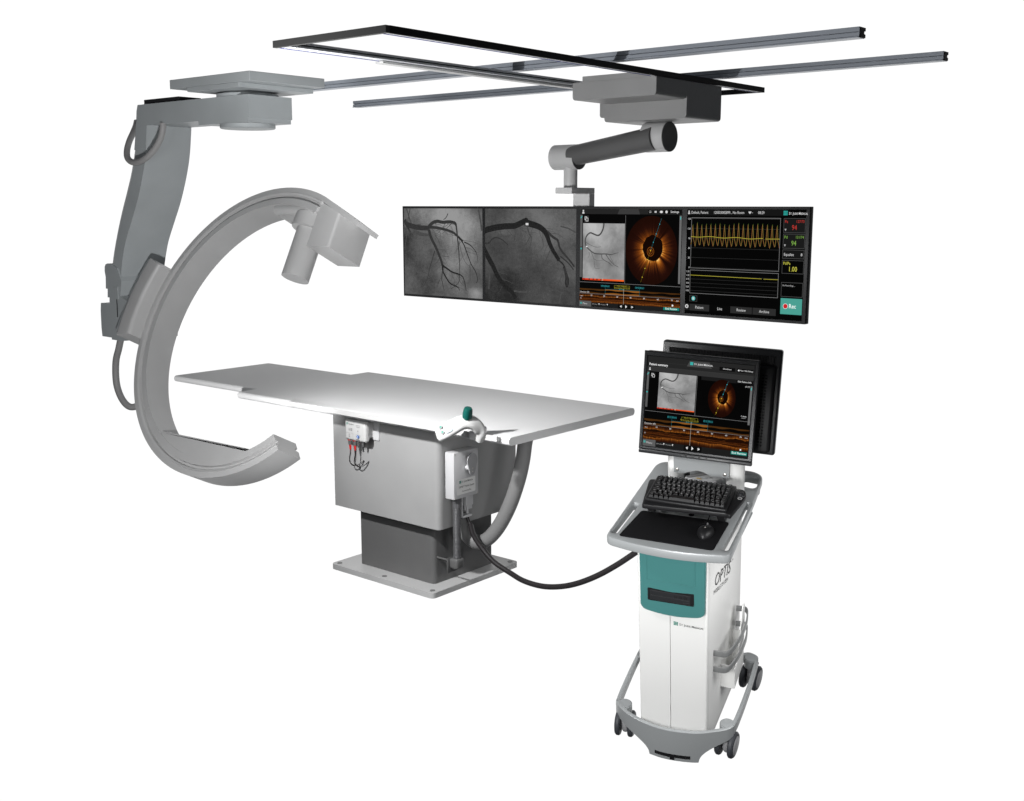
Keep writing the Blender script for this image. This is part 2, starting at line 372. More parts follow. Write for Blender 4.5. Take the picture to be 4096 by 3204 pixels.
# ------------------------------------------------------------------ flat graphics (print and screens)
def text_geo(body, size=1.0, align='LEFT', bold=0.0, shear=0.0, sx=1.0):
    cu = bpy.data.curves.new('t', 'FONT'); cu.body = body; cu.size = size; cu.align_x = align
    cu.offset = bold * size; cu.shear = shear; cu.resolution_u = 2
    ob = bpy.data.objects.new('t', cu); COL.objects.link(ob)
    dg = bpy.context.evaluated_depsgraph_get(); dg.update()
    me = bpy.data.meshes.new_from_object(ob.evaluated_get(dg))
    vs = [(v.co.x * sx, v.co.y) for v in me.vertices]; fs = [tuple(p.vertices) for p in me.polygons]
    bpy.data.objects.remove(ob); bpy.data.curves.remove(cu); bpy.data.meshes.remove(me)
    return vs, fs
class Canvas:
    """flat artwork on a real surface: u to the right, v downwards, both 0..1; each layer 0.25 mm above the one below"""
    def __init__(s, o, ux, vy, eps=0.00025):
        s.o = Vector(o); s.ux = Vector(ux); s.vy = Vector(vy); s.n = s.vy.cross(s.ux).normalized() * -1
        s.n = s.ux.cross(s.vy).normalized() * -1
        s.bm = NEW(); s.uvl = s.bm.loops.layers.uv.new('uv'); s.mats = []; s.k = 1; s.eps = eps
        s.asp = s.ux.length / s.vy.length
    def mi(s, m):
        if m not in s.mats: s.mats.append(m)
        return s.mats.index(m)
    def pt(s, u, v): return s.o + s.ux * u + s.vy * v + s.n * (s.k * s.eps)
    def poly(s, pts, m, up=True, local=None):
        vs = [s.bm.verts.new(s.pt(*p)) for p in pts]
        try: f = s.bm.faces.new(vs)
        except ValueError: return
        f.material_index = s.mi(m)
        for l, p in zip(f.loops, pts):
            l[s.uvl].uv = (p[0], 1 - p[1]) if local is None else ((p[0] - local[0]) / (local[2] - local[0]), 1 - (p[1] - local[1]) / (local[3] - local[1]))
        if up: s.k += 1
    def rect(s, u0, v0, u1, v1, m, up=True): s.poly([(u0, v0), (u1, v0), (u1, v1), (u0, v1)], m, up, local=(u0, v0, u1, v1))
    def frame(s, u0, v0, u1, v1, m, w=0.0022):
        h = w * s.asp
        s.rect(u0, v0, u1, v0 + h, m, False); s.rect(u0, v1 - h, u1, v1, m, False)
        s.rect(u0, v0 + h, u0 + w, v1 - h, m, False); s.rect(u1 - w, v0 + h, u1, v1 - h, m)
    def disc(s, u, v, r, m, ru=None, n=20, up=True):
        rv = r * s.asp if ru is None else ru
        s.poly([(u + r * cos(2 * pi * i / n), v + rv * sin(2 * pi * i / n)) for i in range(n)], m, up, local=(u - r, v - rv, u + r, v + rv))
    def line(s, pts, w, m, w1=None, up=True):
        """ribbon of width w (in u units), tapering to w1"""
        P = [Vector((p[0] * s.asp, p[1])) for p in pts]; n = len(P); L = []; R = []
        for i in range(n):
            t = (P[min(i + 1, n - 1)] - P[max(i - 1, 0)])
            t = t.normalized() if t.length > 1e-9 else Vector((1, 0)); q = Vector((-t.y, t.x))
            ww = (w + ((w1 if w1 is not None else w) - w) * i / max(1, n - 1)) * s.asp / 2
            L.append(P[i] + q * ww); R.append(P[i] - q * ww)
        cl = lambda p: Vector((min(s.asp * .9995, max(s.asp * .0005, p.x)), min(.9995, max(.0005, p.y))))
        L = [cl(p) for p in L]; R = [cl(p) for p in R]
        lv = [s.bm.verts.new(s.pt(p.x / s.asp, p.y)) for p in L]; rv = [s.bm.verts.new(s.pt(p.x / s.asp, p.y)) for p in R]
        for i in range(n - 1):
            f = s.bm.faces.new((lv[i], lv[i + 1], rv[i + 1], rv[i])); f.material_index = s.mi(m)
            for l, p in zip(f.loops, (L[i], L[i + 1], R[i + 1], R[i])): l[s.uvl].uv = (p.x / s.asp, 1 - p.y)
        if up: s.k += 1
    def text(s, u, v, body, size, m, align='LEFT', bold=0.0, sx=1.0, shear=0.0):
        """size = cap height-ish in v units, v = baseline"""
        vs, fs = text_geo(body, 1.0, align, bold, shear, sx)
        k = size / 0.72
        V = [s.bm.verts.new(s.pt(u + x * k / s.asp, v - y * k)) for x, y in vs]
        for f in fs:
            try: q = s.bm.faces.new([V[i] for i in f])
            except ValueError: continue
            q.material_index = s.mi(m)
        s.k += 1
    def logo(s, u, v, h, m, mt, name='ST. JUDE MEDICAL', tsize=None, gap=1.25, sx=0.95):
        """three by three block emblem and the name in small capitals"""
        c = h / 3.0
        for i in range(3):
            for j in range(3):
                s.rect(u + i * c / s.asp, v + j * c, u + (i + .84) * c / s.asp, v + (j + .84) * c, m, False)
        s.k += 1
        t = tsize or h * .62
        x = u + h * gap / s.asp
        for w in name.split(' '):
            b = 0.012
            s.text(x, v + h * .80, w[0], t, mt, bold=b, sx=sx); x += text_w(w[0]) * t / .72 * sx / s.asp
            s.text(x, v + h * .80, w[1:], t * .80, mt, bold=b, sx=sx * 1.1); x += text_w(w[1:]) * t * .80 / .72 * sx * 1.1 / s.asp + t * .33 / s.asp
    def done(s): return s.bm, s.mats
TW = {}
def text_w(b):
    if b not in TW:
        vs, _ = text_geo(b); TW[b] = (max(x for x, y in vs) + (0.13 if len(b) == 1 else 0.06)) if vs else 0.3
    return TW[b]

# ================================================================== 1. ceiling rails
def i_rail(bm, x0, x1, yf, zt, h=0.046, d=0.055):
    """H-shaped aluminium rail: two flanges, a web and a thin groove along each face"""
    f = 0.017
    prof = [(yf, zt - h), (yf + d, zt - h), (yf + d, zt - h + f), (yf + d - .014, zt - h + f), (yf + d - .014, zt - f), (yf + d, zt - f), (yf + d, zt),
            (yf, zt), (yf, zt - .020), (yf + .012, zt - .0205), (yf + .012, zt - .0235), (yf, zt - .024),
            (yf, zt - .040), (yf - .006, zt - .042), (yf - .006, zt - h)]
    prism(bm, prof, 'x', x0, x1)
RG = 'ceiling rails running the length of the room'
def ceiling_rail(x0, x1, yf, label):
    t = Thing('ceiling_rail', label, 'rail', (x1, yf, 2.70), group=RG)
    bm = NEW(); i_rail(bm, x0, x1, yf, 2.75); t.part('rail_profile', bm, G['alu'])
    bm = NEW(); prism(bm, [(yf + .006, 2.706), (yf + .053, 2.706), (yf + .053, 2.720), (yf + .039, 2.722), (yf + .039, 2.732), (yf + .053, 2.734), (yf + .053, 2.748), (yf + .006, 2.748)], 'x', x1 + .0005, x1 + .006)
    t.part('end_cap', bm, G['blackpaint'])
ceiling_rail(-5.95, -2.08, 4.81, 'long grey aluminium ceiling rail that meets the square ceiling plate of the C-arm')
ceiling_rail(-6.385, -2.08, 5.83, 'long grey aluminium ceiling rail passing behind the stepped carriage, both ends free')

# ================================================================== 2. ceiling frame
t = Thing('ceiling_frame', 'dark rectangular ceiling frame with two long bright rails lying across the two ceiling rails', 'frame', (-3.66, 3.2, 2.66))
X0, X1, Y0, Y1, Z0, Z1 = -4.005, -3.312, 3.204, 6.33, 2.661, 2.690
bm = NEW(); bx(bm, X0, X1, Y0, Y0 + .022, Z0, Z1); t.part('end_bar', bm, G['framegrey'])
bm = NEW(); bx(bm, X0, X1 - .0125, Y1 - .022, Y1, Z0, Z1); t.part('end_bar', bm, G['blackpaint'])
bm = NEW(); bx(bm, X1 - .012, X1, Y0 + .0225, Y1 + .002, Z0, Z1 + .0006); t.part('face_strip', bm, G['blackpaint'])  # shade of the rail's unlit side, put into an added black strip
def frame_rail(xa, xb):
    bm = NEW()
    prism(bm, [(xa, Z0 + .002), (xb, Z0 + .002), (xb, Z0 + .009), (xb - .004, Z0 + .011), (xb - .004, Z0 + .0175), (xb, Z0 + .0195), (xb, Z1 - .002), (xa, Z1 - .002)], 'y', Y0 + .023, Y1 - .0235)
    r = t.part('long_rail', bm, G['alubright'])
    bm = NEW(); bx(bm, xb - .0036, xb - .0012, Y0 + .024, Y1 - .024, Z0 + .0125, Z0 + .016); t.part('groove_insert', bm, G['blackpaint'], r)
    bm = NEW(); bx(bm, xa + .012, xa + .0155, Y0 + .024, Y1 - .024, Z0 - .0005, Z0 + .0017); t.part('blue_strip', bm, G['blue'], r)
    return r
frame_rail(X1 - .052, X1 - .0125)
r = frame_rail(X0 + .001, X0 + .075)
bm = NEW(); bx(bm, X0 - .001, X0 + .05, Y0 + .6, Y1 - .1, Z0 - .012, Z0 - .001, .002); t.part('lower_flange', bm, G['whiteplastic'], r)

# ================================================================== 3. monitor boom on its carriage
t = Thing('monitor_boom', 'grey stepped ceiling carriage with a dark jointed arm that carries the four-screen display', 'monitor arm', (-3.6, 5.6, 2.47))
XL, XR_ = -3.856, -3.3135
def rounded_block(x0, x1, y0, y1, z0, z1, r):
    bm = NEW()
    poly = round_poly([(x0, z0), (x1, z0), (x1, z1), (x0, z1)], [r, r, .0005, .0005], 6)
    prism(bm, poly, 'y', y0, y1); return bm
t.part('upper_housing', rounded_block(XL, XR_, 5.145, 5.449, 2.5640, 2.6585, .022), G['paint'])
bm = NEW(); bx(bm, XL + .066, XR_ - .014, 5.145, 5.44, 2.659, 2.6885); t.part('roller_block', bm, G['paint'])
t.part('lower_housing', rounded_block(XL, XR_, 5.4495, 5.822, 2.4640, 2.6575, .022), G['paint'])
t.part('rear_housing', rounded_block(XL - .09, XL + .2, 5.53, 5.80, 2.497, 2.64, .02), G['paint'])
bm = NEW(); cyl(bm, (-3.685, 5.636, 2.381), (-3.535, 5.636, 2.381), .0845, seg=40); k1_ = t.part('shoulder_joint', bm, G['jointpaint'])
bm = NEW(); cyl(bm, (-3.5348, 5.636, 2.381), (-3.531, 5.636, 2.381), .0838, seg=40); t.part('joint_cap', bm, G['darkpaint'], k1_)
bm = NEW(); cyl(bm, (-3.605, 5.600, 2.374), (-4.215, 5.620, 2.290), .068, .060, seg=40); t.part('arm_tube', bm, G['darkpaint'])
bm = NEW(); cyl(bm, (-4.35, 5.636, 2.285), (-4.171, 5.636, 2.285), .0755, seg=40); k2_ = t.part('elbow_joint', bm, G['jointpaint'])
bm = NEW(); cyl(bm, (-4.1708, 5.636, 2.285), (-4.168, 5.636, 2.285), .0748, seg=40); t.part('joint_cap', bm, G['darkpaint'], k2_)
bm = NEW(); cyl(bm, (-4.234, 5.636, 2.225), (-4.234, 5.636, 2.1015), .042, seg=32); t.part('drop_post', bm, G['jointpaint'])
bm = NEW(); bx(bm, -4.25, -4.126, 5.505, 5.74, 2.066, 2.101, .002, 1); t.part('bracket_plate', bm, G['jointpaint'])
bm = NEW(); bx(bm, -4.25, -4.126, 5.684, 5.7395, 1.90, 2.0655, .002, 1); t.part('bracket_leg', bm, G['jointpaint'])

# ================================================================== 4. the four-screen display
YM, ZT, ZB, MX0, MX1 = 5.640, 1.990, 1.3675, -5.697, -2.660
t = Thing('display_wall', 'wide black four-screen display hanging from the ceiling arm, showing angiograms and pressure curves', 'monitor', ((MX0 + MX1) / 2, 5.66, ZB))
bm = NEW()
bx(bm, MX0, MX1, YM, YM + .042, ZB, ZT, .003, 2)
t.part('housing', bm, G['bezel'])
kA, kB = crop(1550, 800, 2.4267), crop(2250, 800, 2.08)
def mx(px): return on_plane(px, 'y', YM)[0]
S_X = [(mx(kA(158, 100)), mx(kA(920, 100))), (mx(kA(947, 100)), mx(kA(1833, 100))), (mx(kB(150, 100)), mx(kB(998, 100))), (mx(kB(1037, 100)), mx(kB(2030, 100)))]
SZ1, SZ0 = on_plane(kA(500, 82), 'y', YM)[2], ZB + .016
def screen_canvas(i):
    a, b = S_X[i]
    return Canvas((a, YM, SZ1), (b - a, 0, 0), (0, 0, SZ0 - SZ1), 0.00003)
def uvmap(x0, x1, yt, yb0, yb1):            # from photo crop pixels to screen fractions
    return lambda x, y: ((x - x0) / (x1 - x0), (y - yt) / (yb0 + (yb1 - yb0) * (x - x0) / (x1 - x0) - yt))
def vessel(c, f, pts, w, m, w1=None, n=5):
    P = spline([Vector(f(*p)).to_3d() for p in pts], n)
    out = []
    for i, p in enumerate(P): out.append((p.x + random.uniform(-1, 1) * .0012, p.y + random.uniform(-1, 1) * .0012))
    c.line(out, w, m, w1, True)

def twigs(c, f, main, n, L, w, m, seed):
    rnd = random.Random(seed)
    P = spline([Vector(f(*p)).to_3d() for p in main], 6)
    for _ in range(n):
        i = rnd.randrange(1, len(P) - 1); p = P[i]; t = (P[i + 1] - P[i - 1]).normalized()
        a = math.atan2(t.y, t.x) + rnd.choice((-1, 1)) * rnd.uniform(.5, 1.2); pts = [(p.x, p.y)]
        for k in range(rnd.randint(5, 10)):
            a += rnd.uniform(-.45, .45); q = pts[-1]; pts.append((q[0] + cos(a) * L, q[1] + abs(sin(a)) * L * 1.05))
        if max(abs(x - .5) for x, y in pts) < .48 and max(y for x, y in pts) < .97: c.line(pts, w, m, w * .5)
c = screen_canvas(0); f = uvmap(158, 920, 82, 910, 962)
c.rect(0, 0, 1, 1, XR['a'])
for main, n in (([(412, 262), (560, 282), (690, 350), (740, 400)], 9), ([(410, 285), (470, 440), (543, 640)], 9), ([(700, 355), (780, 520), (855, 690)], 7), ([(540, 630), (640, 700), (730, 740)], 6), ([(543, 640), (580, 760), (650, 830)], 6), ([(440, 226), (550, 215), (660, 220)], 5)):
    twigs(c, f, main, n, .022, .0042, XR['vc'], n + main[0][0])
for pts, w, w1, m in (
    ([(165, 285), (220, 260), (330, 235)], .03, .01, 'vc'), ([(188, 84), (205, 140), (230, 220), (270, 280)], .014, .02, 'vc'), ([(225, 84), (212, 140), (195, 230), (185, 330), (165, 470)], .012, .008, 'vc'),
    ([(168, 190), (185, 240), (225, 310)], .045, .012, 'va'), ([(250, 300), (330, 330), (420, 340)], .05, .02, 'vc'),
    ([(185, 235), (240, 252), (320, 268), (412, 272)], .05, .045, 'va'), ([(405, 268), (440, 226), (490, 206), (550, 215), (610, 210), (660, 220), (678, 245)], .034, .026, 'va'),
    ([(675, 235), (683, 300), (690, 380), (700, 500), (706, 620), (708, 720)], .020, .006, 'va'), ([(412, 262), (480, 266), (560, 282), (640, 310), (690, 350), (740, 400)], .028, .020, 'va'),
    ([(700, 355), (745, 425), (780, 520), (815, 620), (855, 690), (874, 760), (866, 806)], .012, .006, 'vb'), ([(750, 405), (800, 430), (838, 468), (868, 520), (880, 610)], .013, .004, 'va'),
    ([(410, 285), (430, 360), (470, 440), (500, 510), (530, 590), (543, 640)], .034, .026, 'va'), ([(540, 630), (590, 668), (640, 700), (690, 716), (730, 740), (752, 790), (768, 885)], .018, .007, 'vb'),
    ([(543, 640), (545, 690), (580, 760), (610, 805), (650, 830), (690, 850), (706, 880)], .020, .006, 'vb'), ([(543, 680), (532, 760), (545, 830), (555, 885)], .012, .005, 'va'),
    ([(468, 490), (440, 580), (415, 660), (390, 760), (350, 840)], .010, .004, 'va'), ([(600, 130), (580, 170), (555, 190)], .010, .006, 'va'), ([(575, 225), (545, 270), (500, 320)], .006, .003, 'va'),
    ([(640, 220), (600, 260), (540, 330)], .006, .003, 'va'), ([(600, 225), (580, 250), (480, 300)], .005, .003, 'va'), ([(806, 620), (805, 700), (807, 785)], .006, .003, 'va'),
    ([(520, 760), (490, 830), (485, 860)], .006, .003, 'va'), ([(705, 720), (700, 790), (670, 830), (620, 862)], .007, .004, 'vb'), ([(700, 400), (730, 520), (760, 600), (800, 640)], .005, .003, 'va'),
    ([(470, 340), (500, 380), (520, 440)], .005, .002, 'va'), ([(540, 540), (570, 545), (600, 545)], .005, .003, 'va'), ([(885, 90), (905, 200), (918, 300)], .02, .02, 'vc')):
    vessel(c, f, pts, w, XR[m], w1)
bm, ms = c.done(); t.part('screen', bm, ms, label='leftmost screen with a grey angiogram of branching vessels')

c = screen_canvas(1); f = uvmap(947, 1833, 82, 960, 1020)
c.rect(0, 0, 1, 1, XR['b'])
for main, n in (([(1000, 275), (1180, 250), (1340, 215)], 8), ([(1420, 232), (1570, 360), (1680, 580)], 9), ([(990, 570), (1080, 740), (1220, 890)], 6), ([(1260, 885), (1500, 915), (1720, 900)], 5)):
    twigs(c, f, main, n, .026, .0055, XR['vc'], n + main[0][0])
for pts, w, w1, m in (
    ([(1480, 250), (1560, 300), (1620, 355), (1662, 385), (1690, 470), (1760, 560), (1820, 640)], .026, .016, 'va'),
    ([(905, 305), (1000, 275), (1090, 258), (1180, 250), (1240, 248), (1300, 225), (1350, 200)], .055, .05, 'vb'), ([(1330, 215), (1360, 178), (1385, 215)], .022, .022, 'vb'),
    ([(1350, 215), (1420, 232), (1490, 258), (1540, 300), (1570, 360), (1590, 420), (1630, 500), (1680, 580)], .058, .034, 'vb'),
    ([(1680, 580), (1720, 625), (1745, 690), (1765, 760), (1766, 810), (1752, 838), (1740, 800), (1742, 740), (1720, 640)], .012, .01, 'vb'), ([(1730, 650), (1755, 760), (1755, 830)], .022, .022, 'va'),
    ([(915, 440), (990, 570), (1030, 640), (1080, 740), (1150, 830), (1220, 890), (1260, 950)], .054, .034, 'vb'), ([(930, 410), (980, 415), (1020, 375), (1060, 360), (1120, 380), (1180, 430)], .016, .008, 'va'),
    ([(1255, 280), (1250, 360), (1220, 460), (1195, 640)], .015, .006, 'vc'), ([(1370, 250), (1395, 330), (1415, 370), (1390, 480), (1360, 640)], .017, .006, 'vc'), ([(1410, 330), (1360, 420), (1300, 480)], .010, .005, 'vc'),
    ([(1100, 290), (1115, 330), (1160, 350), (1220, 330)], .012, .006, 'vc'), ([(1240, 880), (1330, 890), (1420, 890), (1500, 920), (1560, 890), (1640, 870), (1720, 900)], .016, .008, 'vc'),
    ([(1000, 640), (990, 760), (985, 860)], .022, .012, 'vc'), ([(1600, 470), (1560, 560), (1540, 640)], .012, .006, 'vc'), ([(1700, 900), (1690, 960), (1680, 1005)], .018, .018, 'vc'),
    ([(1690, 250), (1760, 270), (1830, 310)], .012, .012, 'vc'), ([(1690, 540), (1760, 600), (1815, 670)], .014, .01, 'va'), ([(1640, 860), (1690, 770), (1710, 700)], .010, .006, 'vc')):
    vessel(c, f, pts, w, XR[m], w1)
q = f(1357, 219); q2 = f(1384, 241); c.rect(q[0], q[1], q2[0], q2[1], emis('d8d8d8'))
bm, ms = c.done(); t.part('screen', bm, ms, label='second screen with a dark close-up angiogram and one small white square')

def gear(c, u, v, r, m):
    n = 16; c.poly([(u + r * (1 if i % 2 else .72) * cos(2 * pi * i / n), v + r * c.asp * (1 if i % 2 else .72) * sin(2 * pi * i / n)) for i in range(n)], m)
def person_icon(c, u, v, h, m):
    c.disc(u, v + h * .28, h * .22 / c.asp, m); k = h / c.asp
    c.poly([(u - k * .33, v + h), (u - k * .30, v + h * .68), (u - k * .15, v + h * .52), (u + k * .15, v + h * .52), (u + k * .30, v + h * .68), (u + k * .33, v + h)], m)
def angio_small(c, u0, v0, u1, v1):
    c.rect(u0, v0, u1, v1, XR['c'])
    f = lambda x, y: (u0 + (x - 172) / 356 * (u1 - u0), v0 + (y - 192) / 450 * (v1 - v0))
    for pts, w, w1, m in (
        ([(352, 192), (345, 235), (325, 275), (300, 290), (262, 278), (235, 270), (208, 290), (194, 320), (193, 355), (205, 385), (225, 405), (270, 435), (320, 440), (370, 438), (420, 443)], .013, .008, 'va'),
        ([(195, 345), (230, 365), (285, 385), (330, 380)], .005, .003, 'vc'), ([(420, 443), (455, 430), (480, 425)], .005, .003, 'va'), ([(335, 445), (345, 480), (400, 510), (430, 535)], .006, .003, 'va'),
        ([(370, 440), (400, 480), (440, 520), (480, 540)], .006, .003, 'va'), ([(240, 420), (260, 460), (272, 500), (280, 555), (320, 560)], .005, .003, 'vc'), ([(270, 480), (300, 495), (350, 490)], .004, .002, 'vc'),
        ([(400, 440), (420, 480), (450, 530)], .005, .003, 'vc'), ([(225, 425), (230, 450), (215, 480)], .004, .002, 'vc')):
        P = spline([Vector(f(*p)).to_3d() for p in pts], 4)
        c.line([(p.x, p.y) for p in P], w * (u1 - u0) * 2.7, XR['vd' if m == 'vc' else 'vc'], w1 * (u1 - u0) * 2.3)
    q = f(206, 382); c.disc(q[0], q[1], .006, emis('ffffff'), n=8)
    h = (v1 - v0) * .030
    n = 12
    for i in range(n):                      # frame slider under the image
        k = i / (n - 1); c.rect(u0 + (u1 - u0) * i / n, v1, u0 + (u1 - u0) * (i + 1) / n, v1 + h, emis('%02x%02x%02x' % (int(214 + 25 * k), int(58 + 40 * k), 32)), False)
    c.k += 1
    for k in (.02, .15, .25, .34, .44): c.rect(u0 + (u1 - u0) * k, v1, u0 + (u1 - u0) * (k + .03), v1 + h * .8, emis('6e1c14'), False)
    c.k += 1
    c.frame(u0 + (u1 - u0) * .47, v1, u0 + (u1 - u0) * .50, v1 + h, emis('ffd9b0'), .0015)
def oct_view(c, u, v, ru, rv):
    c.disc(u, v, ru, OCT, rv, 48)
    c.line([(u + ru * .38, v - rv * .93), (u - ru * .02, v)], .0012, emis('2f8e9a')); c.line([(u - ru * .02, v), (u - ru * .38, v + rv * .93)], .0012, emis('857a22'))
    for k in (.82, .52, .26): c.disc(u - ru * .02 + ru * .40 * k, v - rv * k * .93, .0035, emis('43c6d6'), n=8)
    c.disc(u - ru * .02, v, .004, emis('ffd21f'), n=8)
    for k in (.28, .56, .84): c.disc(u - ru * .02 - ru * .36 * k, v + rv * k * .93, .0035, emis('ffe040'), n=8)
def pull_back(c, v0, v1, v2, fs):
    """measurement tags, lumen profile band (v0..v1) and the longitudinal strip (v1..v2)"""
    H = v1 - v0
    c.rect(0, v0 + H * .30, 1, v1, emis('4a2d10')); c.rect(.265, v0 + H * .30, .61, v1, emis('8a5620'))
    c.poly([(i / 40, v0 + H * (.48 + .05 * sin(i * .9) + .04 * sin(i * .31))) for i in range(41)] + [(i / 40, v0 + H * (.80 + .04 * sin(i * .7 + 1))) for i in range(40, -1, -1)], emis('060403'))
    c.rect(0, v1, 1, v2, LONG)
    for q in range(7):                      # thin guide-wire echoes inside the vessel
        a = .40 + q * .045; c.line([(i / 30, v1 + (v2 - v1) * (a + .004 * i + .012 * sin(i * .6 + q))) for i in range(31)], .0014, emis(('7a3c12', '4a220a', '94501c')[q % 3]))
    c.line([(0, v1), (1, v1)], .002, emis('8a8a8a'))
    for k, s in enumerate(('10', '20', '30', '40', '50', '60', '70')): c.text(.125 + k * .133, v1 + fs * 1.6, s, fs, emis('e8e8e8'), 'CENTER')
    c.text(.005, v1 - fs * .5, 'Diameter (\u00d8)', fs, emis('d8d8d8')); c.text(.975, v1 + fs * 1.7, 'mm', fs * .9, emis('e8e8e8'), 'CENTER')
    c.text(.012, v1 + fs * 2.2, 'mm', fs * .8, emis('e8e8e8')); c.text(.012, v1 + (v2 - v1) * .55, '0', fs * .9, emis('e8e8e8'))
    T = emis('1f7075'); Yl = emis('9b9430')
    for u, s in ((.268, '\u00d8=3.03mm'), (.612, '\u00d8=2.78mm')):
        c.rect(u - .044, v0 - H * .28, u + .044, v0 - H * .04, emis('06191a')); c.frame(u - .044, v0 - H * .28, u + .044, v0 - H * .04, T, .0016)
        c.text(u, v0 - H * .09, s, fs * .95, emis('3c9fa4'), 'CENTER'); c.line([(u, v0 - H * .04), (u, v1)], .0018, T)
    c.line([(.268, v0 + H * .24), (.40, v0 + H * .24)], .002, T); c.line([(.47, v0 + H * .24), (.612, v0 + H * .24)], .002, T)
    c.rect(.36, v0 - H * .36, .515, v0 + H * .10, emis('0c0b04')); c.frame(.36, v0 - H * .36, .515, v0 + H * .10, Yl, .0016)
    c.text(.437, v0 - H * .18, 'MLA 3.86mm\u00b2', fs * .95, Yl, 'CENTER'); c.text(.437, v0 + H * .05, '\u00d8=2.21mm, DS=23.9%', fs * .95, Yl, 'CENTER')
    c.text(.435, v0 + H * .28, '26.0 mm', fs * .95, emis('3c9fa4'), 'CENTER')
    c.line([(.455, v0 + H * .1), (.455, v2)], .0022, emis('b9b6a8'))
def bottom_bar(c, v0, fs):
    W = emis('f2f2f2')
    c.rect(0, v0, 1, 1, emis('1c1c1c')); c.rect(0, v0 - .012, .125, 1, emis('5c5c5c'))
    h = (1 - v0) * .42
    for i in range(3):
        for j in range(3): c.rect(.008 + i * .007, v0 + .004 + j * h / 3, .0135 + i * .007, v0 + .004 + j * h / 3 + h / 4, emis('3fb8b0'), False)
    c.k += 1
    c.text(.035, v0 + h * 1.25, 'Menu', fs * 1.15, emis('d0d0d0'))
    c.text(.135, v0 + h * 1.1, 'RCA Distal', fs * .62, emis('b0b0b0')); c.text(.225, v0 + h * 1.1, 'Procedure', fs * .62, emis('b0b0b0'))
    for u in (.207, .292): c.poly([(u - .006, v0 + h * .4), (u + .006, v0 + h * .4), (u, v0 + h * 1.2)], W)
    c.rect(.40, v0 + .002, .57, 1, emis('0a0a0a'))
    m = v0 + (1 - v0) * .48; a = (1 - v0) * .34
    c.poly([(.475, m - a), (.475, m + a), (.493, m)], W); c.poly([(.433, m - a * .7), (.433, m + a * .7), (.420, m)], W); c.rect(.436, m - a * .7, .4395, m + a * .7, W)
    c.poly([(.540, m - a * .7), (.540, m + a * .7), (.553, m)], W); c.rect(.533, m - a * .7, .5365, m + a * .7, W)
    c.rect(.845, v0 + (1 - v0) * .02, .995, v0 + (1 - v0) * .62, emis('0f7f73')); c.text(.92, v0 + (1 - v0) * .48, 'End Review', fs * 1.25, emis('eafffb'), 'CENTER', .008)
    c.poly([(.925, v0 - .03), (.935, v0 - .03), (.941, v0 - .021), (.935, v0 - .012), (.925, v0 - .012)], W)

c = screen_canvas(2)
c.rect(0, 0, 1, 1, emis('050505'))
c.rect(0, 0, 1, .052, emis('242424')); c.poly([(.40, 0), (.585, 0), (.60, .052), (.38, .052)], emis('3a3a3a'))
person_icon(c, .030, .006, .042, emis('d0d0d0'))
for u in (.70, .75, .80):
    c.rect(u - .02, .008, u + .02, .046, emis('0c0c0c')); c.rect(u - .010, .018, u + .010, .036, emis('c8c8c8'))
c.rect(.68, .022, .72, .032, emis('0c0c0c')); c.poly([(.797, .016), (.813, .016), (.819, .027), (.813, .038), (.797, .038)], emis('e2e2e2'))
c.rect(.83, .006, .995, .046, emis('0c0c0c')); gear(c, .853, .027, .013, emis('d8d8d8')); c.text(.93, .036, 'Settings', .022, emis('e8e8e8'), 'CENTER')
c.rect(0, .06, .022, .385, emis('606060')); c.rect(0, .39, .022, .70, emis('585858')); c.rect(.976, .062, .996, .72, emis('6a6a6a'))
c.line([(.004, .095), (.018, .075)], .006, emis('36c6c2')); c.disc(.011, .405, .008, emis('36a6a2'), n=10); c.line([(.986, .072), (.986, .1)], .006, emis('36c6c2'))
c.rect(.038, .068, .088, .132, emis('2e2e2e')); c.frame(.046, .078, .068, .112, emis('e0e0e0'), .004); c.rect(.056, .090, .082, .126, emis('2e2e2e')); c.frame(.056, .090, .082, .126, emis('e0e0e0'), .004)
angio_small(c, .030, .145, .455, .708)
c.line([(.462, .062), (.462, .745)], .003, emis('707070')); c.line([(0, .748), (1, .748)], .0022, emis('8a8a8a'))
oct_view(c, .715, .405, .248, .34)
pull_back(c, .792, .865, .972, .0155)
bottom_bar(c, .955, .0165)
bm, ms = c.done(); t.part('screen', bm, ms, label='third screen with a small angiogram and an orange ring-shaped scan')

c = screen_canvas(3)
W, g, gd = emis('d4d4d4'), emis('8a8a8a'), emis('3c3c3c')
c.rect(0, 0, 1, 1, emis('040404'))
c.rect(0, 0, .83, .058, emis('151515'))
person_icon(c, .018, .010, .036, emis('c8c8c8'))
for u, s in ((.038, 'Default, Patient'), (.235, '120503082899...'), (.400, 'No Room'), (.612, '08:29')): c.text(u, .042, s, .026, W, sx=.82)
c.poly([(.545, .024), (.5385, .017), (.532, .024), (.545, .044), (.558, .024), (.5515, .017)], W); c.rect(.563, .030, .570, .033, W)
c.logo(.82, .012, .042, emis('2fa59b'), emis('e0e0e0'), tsize=.022, gap=1.25, sx=.78)
GX0, GX1 = .042, .800
c.frame(GX0, .078, GX1, .560, g, .0025)
for i, s in enumerate(('150', '120', '90', '60', '30', '0')):
    v = .088 + i * .0925
    c.text(GX0 - .006, v + .012, s, .018, W, 'RIGHT', sx=.9)
    if 0 < i: c.line([(GX0, v), (GX1, v)], .0016, gd)
c.line([(GX0, .086), (GX1, .086)], .0016, emis('707070'))
